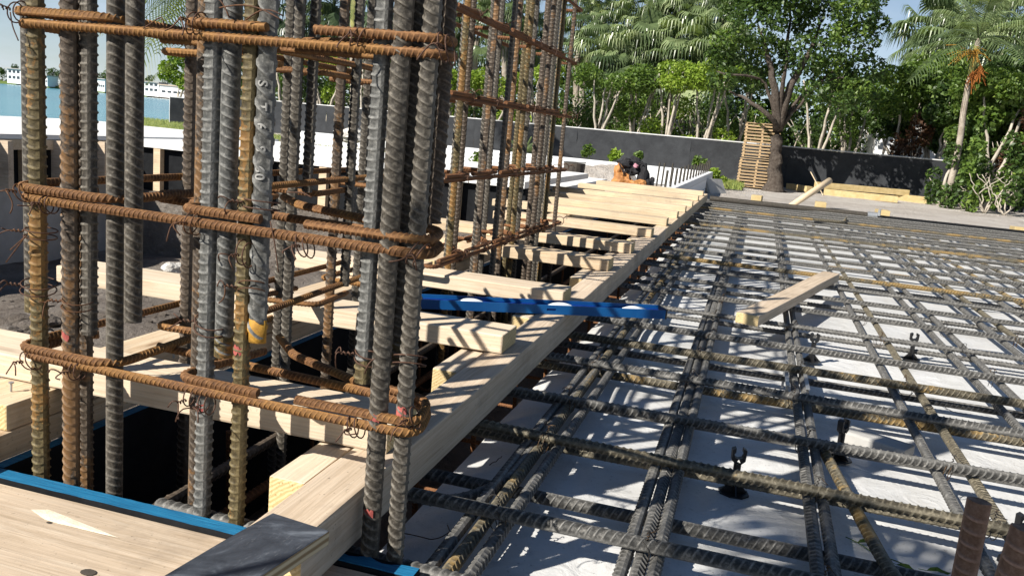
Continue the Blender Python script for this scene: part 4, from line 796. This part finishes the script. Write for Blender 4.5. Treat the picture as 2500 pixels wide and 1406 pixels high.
def pt(px, py, Y): return aty(px, py, Y)
# the big dark tree before the fence
TY = 23.4; b0 = np.array([gx(1888, TY, 458), TY, -.32]); big = thing('broadleaf_tree', 'big dark broadleaf tree with a thick furrowed trunk beside the pallet stack', 'tree', tuple(b0)); mb = MB()
tube(mb, resample([b0+np.array([0, 0, -.1]), b0+np.array([.0, 0, .25]), pt(1893, 400, TY), pt(1897, 330, TY), pt(1908, 270, TY)], 14)+rng.normal(0, .012, (14, 3)), np.r_[.36, .27, np.linspace(.20, .115, 12)], 14)
fk = pt(1899, 318, TY)
for pts, r_ in ((((1880, 285), (1820, 240), (1780, 222)), .08), (((1890, 200), (1870, 120), (1850, 60)), .14), (((1930, 200), (1980, 130), (2010, 40)), .14), (((1950, 240), (2000, 205), (2060, 190)), .07), (((1870, 190), (1810, 185), (1750, 175)), .06), (((1920, 150), (1930, 60), (1930, -20)), .08), (((2020, 180), (2080, 150), (2110, 110)), .05)):
    limb(mb, [fk]+[pt(x, y, TY+rng.uniform(-.5, .5)) for x, y in pts], r_, .02, 7, .015)
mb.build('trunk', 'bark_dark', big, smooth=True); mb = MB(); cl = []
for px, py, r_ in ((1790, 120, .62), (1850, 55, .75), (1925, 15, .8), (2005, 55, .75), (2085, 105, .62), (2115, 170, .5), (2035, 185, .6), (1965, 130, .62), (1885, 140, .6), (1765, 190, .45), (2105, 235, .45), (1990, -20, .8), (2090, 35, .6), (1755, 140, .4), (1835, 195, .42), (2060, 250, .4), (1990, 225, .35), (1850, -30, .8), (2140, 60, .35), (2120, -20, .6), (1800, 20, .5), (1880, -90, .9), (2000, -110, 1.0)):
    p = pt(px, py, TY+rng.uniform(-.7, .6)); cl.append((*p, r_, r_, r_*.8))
cloud(mb, cl, 15000, .125, .5); mb.build('crown', 'leaf_dark', big); mb = MB(); cloud(mb, [(c[0]-.15, c[1]-.3, c[2]+.2, c[3]*.8, c[4]*.8, c[5]*.6) for c in cl[:14:2]], 1800, .12, .55); mb.build('sunny_leaves', 'leaf_mid', big)  # paler green on the sunward side: sunlight put into the leaf colour
# fig trees with pale stems behind the fence
FIG = [(1455, 28, 205, 'pale stemmed fig tree right beside the far cage'), (1545, 29, 195, 'pale stemmed fig tree behind the black and tan heap'), (1625, 28.5, 190, 'leaning pale stemmed fig tree left of the pallet stack'), (1715, 29, 185, 'pale stemmed fig tree behind the pallet stack'), (1800, 30, 200, 'pale stemmed fig tree seen under the dark tree\'s low branch'), (2000, 29, 215, 'pale stemmed fig tree right of the dark trunk'), (2080, 30, 240, 'pale stemmed fig tree nearer the white house'),
       (1090, 29, 200, 'pale stemmed fig tree between the two cages'), (1000, 30, 150, 'fig tree seen just right of the near cage'), (885, 29, 130, 'fig tree seen right of the green palm shaft'), (790, 30, 150, 'fig tree behind the near cage, left of the green palm shaft'), (700, 30, 130, 'fig tree behind the near cage, farthest from the heap'), (1200, 29, 210, 'pale stemmed fig tree behind the far cage'), (1310, 29, 190, 'pale stemmed fig tree behind the far cage\'s last bars')]
for px, Y, py, lb in FIG:
    x = gx(px, Y); zc = gz(px, py, Y); b = (x, Y, -.3); st = []; cl = []
    for k in range(4): dx = rng.uniform(-.75, .75); st.append([(x+dx*.25, Y+rng.uniform(-.2, .2), .6), (x+dx*.8, Y+rng.uniform(-.4, .4), zc-.4), (x+dx*1.1, Y, zc+.2)])
    for k in range(7): cl.append((x+rng.uniform(-.95, .95), Y+rng.uniform(-.6, .6), zc+rng.uniform(-.25, .35), .45, .45, .28))
    for k in range(2): cl.append((x+rng.uniform(-.8, .8), Y+.4+rng.uniform(-.3, .5), rng.uniform(.5, zc-.5), .42, .35, .38))
    leafy_tree('fig_tree', lb, 'tree', b, st, cl, 3000, .12, 'leaf_bright' if rng.random() < .5 else 'leaf_mid', 'bark_pale', 'fig trees behind the fence', r0=.06)
# thicket and dark woods behind
SH = [1400, 1480, 1570, 1650, 1740, 1830, 1960, 2050, 2130, 1130, 1230, 1320, 1040, 940, 840, 740]
for k, px in enumerate(SH):
    Y = 31+(k % 3)*.7; x = gx(px, Y); st = [[(x+rng.uniform(-.5, .5), Y, .8), (x+rng.uniform(-1, 1), Y, 1.9)] for _ in range(5)]; cl = [(x+rng.uniform(-.9, .9), Y+rng.uniform(-.4, .6), rng.uniform(.2, 2.3), .55, .45, .45) for _ in range(10)]
    leafy_tree('shrub', 'tall twiggy green shrub in the thicket behind the screen fence', 'shrub', (x, Y, -.3), st, cl, 2200, .12, ('leaf_dark', 'leaf_dark', 'leaf_mid')[k % 3], 'bark_pale', 'shrubs in the thicket behind the fence', r0=.035)
mb = MB(); cl = []
for px in np.arange(560, 2700, 55): Y = 43+rng.uniform(-1, 2); cl += [(gx(px, Y), Y, z, 1.6, 1, 1.1) for z in (.6, 2.2)]+([(gx(px, Y), Y+1, 4.0+rng.uniform(-.5, .5), 1.5, 1, 1.0)] if (px < 1450 or px > 2050 or rng.random() < .6) else [])
cloud(mb, cl, 42000, .32, .35); o = mb.build('woods', 'leaf_dark'); tag(o, 'dark mass of trees behind the palms', 'woods', kind='stuff')
# fan palms
FP = [(1500, 160, 34, 'low fan palm over the fig trees right of the far cage'), (1590, 170, 34.5, 'fan palm just over the fig trees, hanging fans in full sun'), (1700, 175, 34, 'low fan palm over the fig trees by the dark tree'), (1415, 140, 35, 'fan palm low behind the far cage\'s last bar'), (1680, -10, 38, 'fan palm at the picture top left of the dark tree'), (1220, 20, 36, 'fan palm at the picture top behind the far cage'), (1150, 60, 36, 'fan palm behind the far cage\'s first bars'), (1265, 95, 37, 'fan palm seen between the far cage\'s bars'), (1395, 50, 37, 'fan palm at the far cage\'s last bar'), (1475, 85, 36, 'fan palm just right of the far cage, fronds hanging low'), (1530, 40, 38, 'fan palm high above the block wall'), (1555, 115, 35, 'lower fan palm above the block wall, fans catching the sun'), (1625, 60, 37, 'fan palm above the corner of the block wall'), (1655, 125, 35, 'low sunlit fan palm left of the dark tree'), (1725, 45, 37, 'tall fan palm left of the dark tree'), (1740, 130, 36, 'fan palm partly behind the dark tree\'s left edge'), (1600, -30, 39, 'tallest fan palm, its crown cut by the picture top'), (1450, -20, 39, 'fan palm at the picture top beside the far cage'),
      (2235, 90, 34, 'fan palm right of the dark tree, above the white house'), (2310, 35, 36, 'fan palm behind the slender palm, at the picture top'), (2420, 70, 35, 'fan palm right of the slender palm'), (2485, 120, 34, 'fan palm at the right picture edge'), (2290, 130, 33, 'lower fan palm just left of the slender palm')]
for k, (px, py, Y, lb) in enumerate(FP): fan_palm(lb, gx(px, Y), Y, gz(px, py, Y), rng.uniform(.8, 1.0), 32, 'leaf_fan')
FD = [(720, 40, 37, 'dark fan palm behind the near cage, left of the green shaft'), (800, 20, 38, 'dark fan palm behind the near cage top hoop'), (940, 50, 37, 'dark fan palm right of the green palm shaft'), (1050, 70, 36, 'dark fan palm between the two cages')]
for px, py, Y, lb in FD: fan_palm(lb, gx(px, Y), Y, gz(px, py, Y), 1.2, 28, 'leaf_fan_dark')
# the slender fruiting palm at the right
SY = 23.5; base = pt(2312, 497, SY); top = pt(2388, 95, SY); slim = feather_palm('slender_palm', 'slender grey trunked palm with an orange fruit cluster', base, top, 13, 1.9, 'leaf_fan', .075, 'bark_palm', .9, droop=.8, el1=-15)
for px, py, n in ((2392, 172, 40), (2372, 186, 18)):
    mb = MB(); p = pt(px, py, SY-.15)
    for k in range(n):
        e = np.array([rng.normal(0, .1), rng.normal(0, .08), -abs(rng.normal(.1, .16))]); tube(mb, [p+np.array([0, 0, .12]), p+e*.6, p+e], .008, 4)
    mb.build('fruit_cluster', 'date_orange', slim)
mb = MB(); p = pt(2375, 130, SY-.1)
for k in range(50):
    e = np.array([rng.normal(-.1, .3), rng.normal(-.1, .15), rng.normal(-.12, .12)]); tube(mb, [p, p+e*.6+np.array([0, 0, .08]), p+e], .008, 4)
mb.build('flower_sprays', 'tip_yellow', slim)
# right-hand trees and shrubs
RT = [(2440, 240, 23.8, .9, 'leaf_mid', 'overhanging leafy tree in front of the right hand palms'), (2175, 290, 28.5, .7, 'leaf_dark', 'dark leafy tree covering the left end of the white house'), (2290, 330, 28.6, .75, 'leaf_dark', 'low leafy tree covering the right end of the white house'), (2350, 300, 26.5, 1.0, 'leaf_dark', 'dark leafy tree left of the slender palm trunk'), (2210, 230, 27, .9, 'leaf_mid', 'leafy tree in front of the white house wall'), (2300, 250, 26, .8, 'leaf_dark', 'dark leafy tree right of the white house'), (2400, 250, 25.5, 1.0, 'leaf_mid', 'leafy tree behind the slender palm trunk'), (2480, 200, 26, 1.0, 'leaf_dark', 'dark leafy tree at the right picture edge'), (2440, 330, 24.5, .8, 'leaf_dark', 'low dark tree over the shaded fence end'), (2250, 200, 30, 1.0, 'leaf_mid', 'bright leafy tree behind the white house')]
for px, py, Y, r_, lm, lb in RT:
    x = gx(px, Y); zc = gz(px, py, Y); st = [[(x+rng.uniform(-.2, .2), Y, .6), (x+rng.uniform(-.6, .6), Y, zc)] for _ in range(3)]; cl = [(x+rng.uniform(-.8, .8)*r_, Y+rng.uniform(-.5, .5), zc+rng.uniform(-.55, .7)*r_, .5*r_, .45*r_, .38*r_) for _ in range(10)]
    leafy_tree('leafy_tree', lb, 'tree', (x, Y, -.3), st, cl, 3400, .15, lm, 'bark_pale', r0=.06)
for px, py, lb in ((2352, 482, 'thin leaning trunk right of the slender palm'), (2295, 470, 'thin leaning trunk left of the slender palm')):
    b = pt(px, py, 24.2); b[2] = -.3; tp = pt(px+50, 330, 24.6); leafy_tree('young_tree', lb, 'tree', b, [[(b+tp)/2, tp]], [(*tp, .4, .4, .3)], 500, .14, 'leaf_mid', 'bark_pale', r0=.05)
for px, py, Y, lm, lb in ((2440, 430, 22.5, 'leaf_mid', 'pale cane shrub at the foot of the trees on the right'), (2490, 440, 22, 'leaf_dark', 'green shrub at the right picture edge'), (2385, 450, 23.5, 'leaf_dark', 'dark low shrub behind the thin trunks'), (2330, 440, 24.4, 'leaf_dark', 'dark low shrub at the shaded fence end'), (2480, 350, 24, 'leaf_dry', 'reddish brown leaved shrub at the right picture edge'), (2235, 350, 26.5, 'leaf_dry', 'reddish leaved shrub before the white house')):  # shade of this corner is put into the dark leaf colours
    x = gx(px, Y); zc = gz(px, py, Y); cl = [(x+rng.uniform(-.5, .5), Y+rng.uniform(-.4, .4), max(-.05, zc+rng.uniform(-.6, .8)), .2, .2, .34) for _ in range(9)]; st = [[(x+rng.uniform(-.3, .3), Y, .1), (x+rng.uniform(-.5, .5), Y, max(.3, zc))] for _ in range(6)]
    leafy_tree('garden_shrub', lb, 'shrub', (x, Y, -.3), st, cl, 1000, .13, lm, 'bark_pale', r0=.02)
# left: sea-side trees
cy = 31; base = (gx(470, cy), cy, -.3); tp = pt(480, -30, cy)
feather_palm('coconut_palm', 'coconut palm with long hanging fronds above the water\'s edge', base, tp, 22, 3.6, 'leaf_coco', .16, droop=1.25, el0=60, el1=-40, seed=.4)
feather_palm('coconut_palm', 'lower coconut palm frond cluster beside the bright round tree', (gx(500, 33), 33, -.3), pt(478, 130, 33), 12, 2.4, 'leaf_coco', .12, droop=1.0, seed=1.0)
px, Y = 432, 32; x = gx(px, Y); cl = [(*pt(a, b, Y+rng.uniform(-.4, .4)), r_, r_, r_*.75) for a, b, r_ in ((410, 165, .4), (440, 140, .5), (470, 165, .45), (430, 190, .4), (455, 205, .4), (485, 150, .4), (400, 185, .25))]
leafy_tree('round_tree', 'bright green round tree by the screen panel at the water', 'tree', (x, Y, -.3), [[(x, Y, .8), tuple(pt(440, 190, Y))], [(x+.1, Y, .7), tuple(pt(465, 180, Y))]], cl, 2600, .16, 'leaf_bright', 'bark_pale', r0=.07)
gp = feather_palm('shaft_palm', 'palm with a smooth yellow green shaft seen between the near cage bars', (gx(862, 21), 21, -.3), tuple(pt(868, -70, 21)), 10, 2.0, 'leaf_fan', .105, 'bark_palm', 1.9, droop=.7, el1=10)
# weeds
def weed(px, py, Y, s, lm, label, n=260, leafsz=.09):
    p = pt(px, py, Y); t = MB(); cloud(t, [(p[0]+rng.uniform(-.5, .5)*s, Y+rng.uniform(-.3, .3)*s, p[2]+rng.uniform(0, .7)*s, s*.35, s*.3, s*.35) for _ in range(6)], n, leafsz, .5); tube(t, [(p[0], Y, p[2]-s*.6), (p[0], Y, p[2]+s*.5)], .008, 4); tag(t.build('weed', lm), label, 'plant')
weed(1440, 376, 21, .28, 'leaf_mid', 'tall dusty weed behind the block wall above the bucket'); weed(1503, 386, 21, .22, 'leaf_bright', 'bright broad leaved weed left of the heap', 120, .16); weed(1562, 388, 21, .22, 'leaf_mid', 'spiky weed right of the heap\'s top'); weed(1708, 402, 21.2, .25, 'leaf_mid', 'thin weed at the wall\'s corner dowels'); weed(1165, 398, 18, .3, 'leaf_mid', 'green weed between the two cages'); weed(1752, 438, 22.5, .3, 'leaf_bright', 'weeds between the wall corner and the pallets', 500)
feather_palm('palm_seedling', 'small palm seedling behind the far cage before the screen fence', (gx(1283, 22), 22, -.3), (gx(1283, 22), 22, .0), 9, .7, 'leaf_fan', .03, droop=.5, el1=20)
# grass by the water and behind the deck
def blades(px0, px1, Y0, Y1, n, h, z=-.3):
    mb = MB(); u = rng.random(n); Y = rng.uniform(Y0, Y1, n); X = np.array([gx(px0+(px1-px0)*a, y) for a, y in zip(u, Y)]); d = rng.normal(size=(n, 2))*.4; hh = h*rng.uniform(.5, 1.2, n)
    V = np.stack([np.stack([X-.02, Y, np.full(n, z)], 1), np.stack([X+.02, Y, np.full(n, z)], 1), np.stack([X+d[:, 0]*hh, Y+d[:, 1]*hh, z+hh], 1)], 1).reshape(-1, 3); mb.add(V, T=np.arange(n*3).reshape(-1, 3), tone=np.repeat(np.clip(rng.normal(.6, .25, n), 0, 1), 3)); return mb
for (a, lb) in ((blades(335, 520, 15, 28, 9000, .14), 'grass strip between the deck and the water'), (blades(650, 960, 14, 25, 9000, .12), 'patchy grass before the fence behind the near cage'), (blades(1745, 1830, 21.5, 24.5, 1600, .14), 'grass at the foot of the pallet stack')):
    tag(a.build('grass', 'grass'), lb, 'grass', kind='stuff')
for px, py, Y, s in ((855, 335, 16, .35), (745, 362, 12, .2), (905, 365, 13, .2), (1075, 425, 12, .18)):
    rock('rubble_rock', {855: 'white boulder on the grass behind the near cage', 745: 'pale slab chip on the white deck behind the near cage', 905: 'pale rubble piece right of the white boulder', 1075: 'pale rubble piece between the two cages'}[px], 'rock', pt(px, py, Y), (s, s*.8, s*.45), 'stone', px, 3, .25)
# the white house
hy = 30; hs = thing('house', 'white house half hidden by the trees on the right', 'house', (gx(2240, hy), hy, -.3)); x0, x1 = gx(2140, hy), gx(2345, hy); z1 = gz(2150, 285, hy)
mb = MB(); addbox(mb, x0, x1, hy, hy+4, -.3, z1); mb.build('wall', 'white_wall', hs); mb = MB(); addbox(mb, x0-.2, x1+.2, hy-.25, hy+4.2, z1+.002, z1+.14); mb.build('roof', 'roof_grey', hs)
for a, b, c, d in ((2195, 2250, 318, 385), (2290, 2320, 320, 350)):
    mb = MB(); addbox(mb, gx(a, hy), gx(b, hy), hy-.03, hy-.002, gz(a, d, hy), gz(a, c, hy)); fr = mb.build('window', 'window_dark', hs); mb = MB(); addbox(mb, gx((a+b)/2, hy)-.04, gx((a+b)/2, hy)+.04, hy-.05, hy-.031, gz(a, d, hy), gz(a, c, hy)); q = mb.build('mullion', 'white_wall'); q.parent = fr; q.location = -Vector(hs.location)-Vector(fr.location)
# ---------------------------------------------------------------- the far shore
FY = 430
mb = MB(); xs_ = [gx(p, FY, 215) for p in (-700, 700)]; addbox(mb, xs_[0], xs_[1], FY, FY+200, -3, .4); struct(mb.build('far_bank', 'grass'))
HS = [(18, 62, 168, 199, 'roof_grey', 'cream two storey house across the water, nearest the left picture edge', 2), (100, 116, 185, 205, 'roof_grey', 'small house across the water behind the first bars', 1), (236, 256, 193, 218, 'roof_grey', 'house across the water between the dark paired bars', 1), (340, 388, 199, 227, 'roof_grey', 'long white house across the water, right of the dark bars', 2), (390, 452, 208, 231, 'roof_tan', 'tan roofed house across the water by the screen panel', 1)]
for a, b, c, d, rf, lb, st in HS:
    Y = FY-6; x0, x1 = gx(a, Y, 215), gx(b, Y, 215); zb = gz(a, d, Y); zt = gz(a, c, Y); hs = thing('shore_house', lb, 'house', ((x0+x1)/2, Y, zb), 'houses on the far shore'); mb = MB(); addbox(mb, x0, x1, Y, Y+8, min(zb, -.5), zt); mb.build('wall', 'white_wall', hs)
    mb = MB(); addbox(mb, x0-.7, x1+.7, Y-1, Y+9, zt+.01, zt+.5); mb.build('roof', rf, hs)
    for s in range(st):
        zz = zb+(zt-zb)*(.25+.45*s)
        for k in range(4): mb = MB(); u = x0+(x1-x0)*(.08+.23*k); addbox(mb, u, u+(x1-x0)*.15, Y-.1, Y-.01, zz, zz+(zt-zb)*.22); mb.build('window', 'window_dark', hs)
ST = [(30, 165), (6, 178), (75, 185), (130, 172), (150, 178), (245, 190), (262, 188), (350, 200), (372, 196), (395, 205), (470, 205)]
for k, (px, py) in enumerate(ST):
    Y = FY+9; x = gx(px, Y, 215); zc = gz(px, py, Y); cl = [(x+rng.uniform(-3, 3), Y, zc+rng.uniform(-3, 2), 2.2, 2, 1.8) for _ in range(5)]
    leafy_tree('shore_tree', 'dark green tree among the houses across the water', 'tree', (x, Y, .4), [[(x, Y, zc)]], cl, 420, 1.0, 'leaf_dark', 'bark_dark', 'trees on the far shore', r0=.3)
mb = MB(); cl = [(gx(p, FY+20, 215), FY+20, gz(p, 208+p*.05-8, FY+20)-1, 6, 3, 3.0) for p in range(-60, 640, 22)]; cloud(mb, cl, 5000, 1.3, .4); tag(mb.build('woods', 'leaf_dark'), 'low line of trees along the far shore', 'woods', kind='stuff')
# what stands behind the photographer's left shoulder and shades the near mat: a young palm, and a squeezed cage copy added unseen for its shadow
shade_cage = cageA.copy(); COL.objects.link(shade_cage); shade_cage.location = (-1.45, -.62, -.4); shade_cage.scale = (.55, 1, 1); tag(shade_cage, 'rebar column cage standing outside the frame, its bars and hoops shading the near sheet', 'rebar cage')
for ch in list(cageA.children):
    if not ch.name.startswith(('upright_bar', 'hoop')) or max(v.co.y for v in ch.data.vertices)+ch.location.y > .35: continue
    c_ = ch.copy(); COL.objects.link(c_); c_.parent = shade_cage
feather_palm('coconut_palm', 'young coconut palm outside the frame, its fronds streaking the near sheet with shade', (-1.3, -1.6, -.4), (-1.05, -.98, 2.1), 13, .88, 'leaf_coco', .05, droop=.8, el0=40, el1=-20, seed=.4, wide=3.4, npin=15, pin=.5)
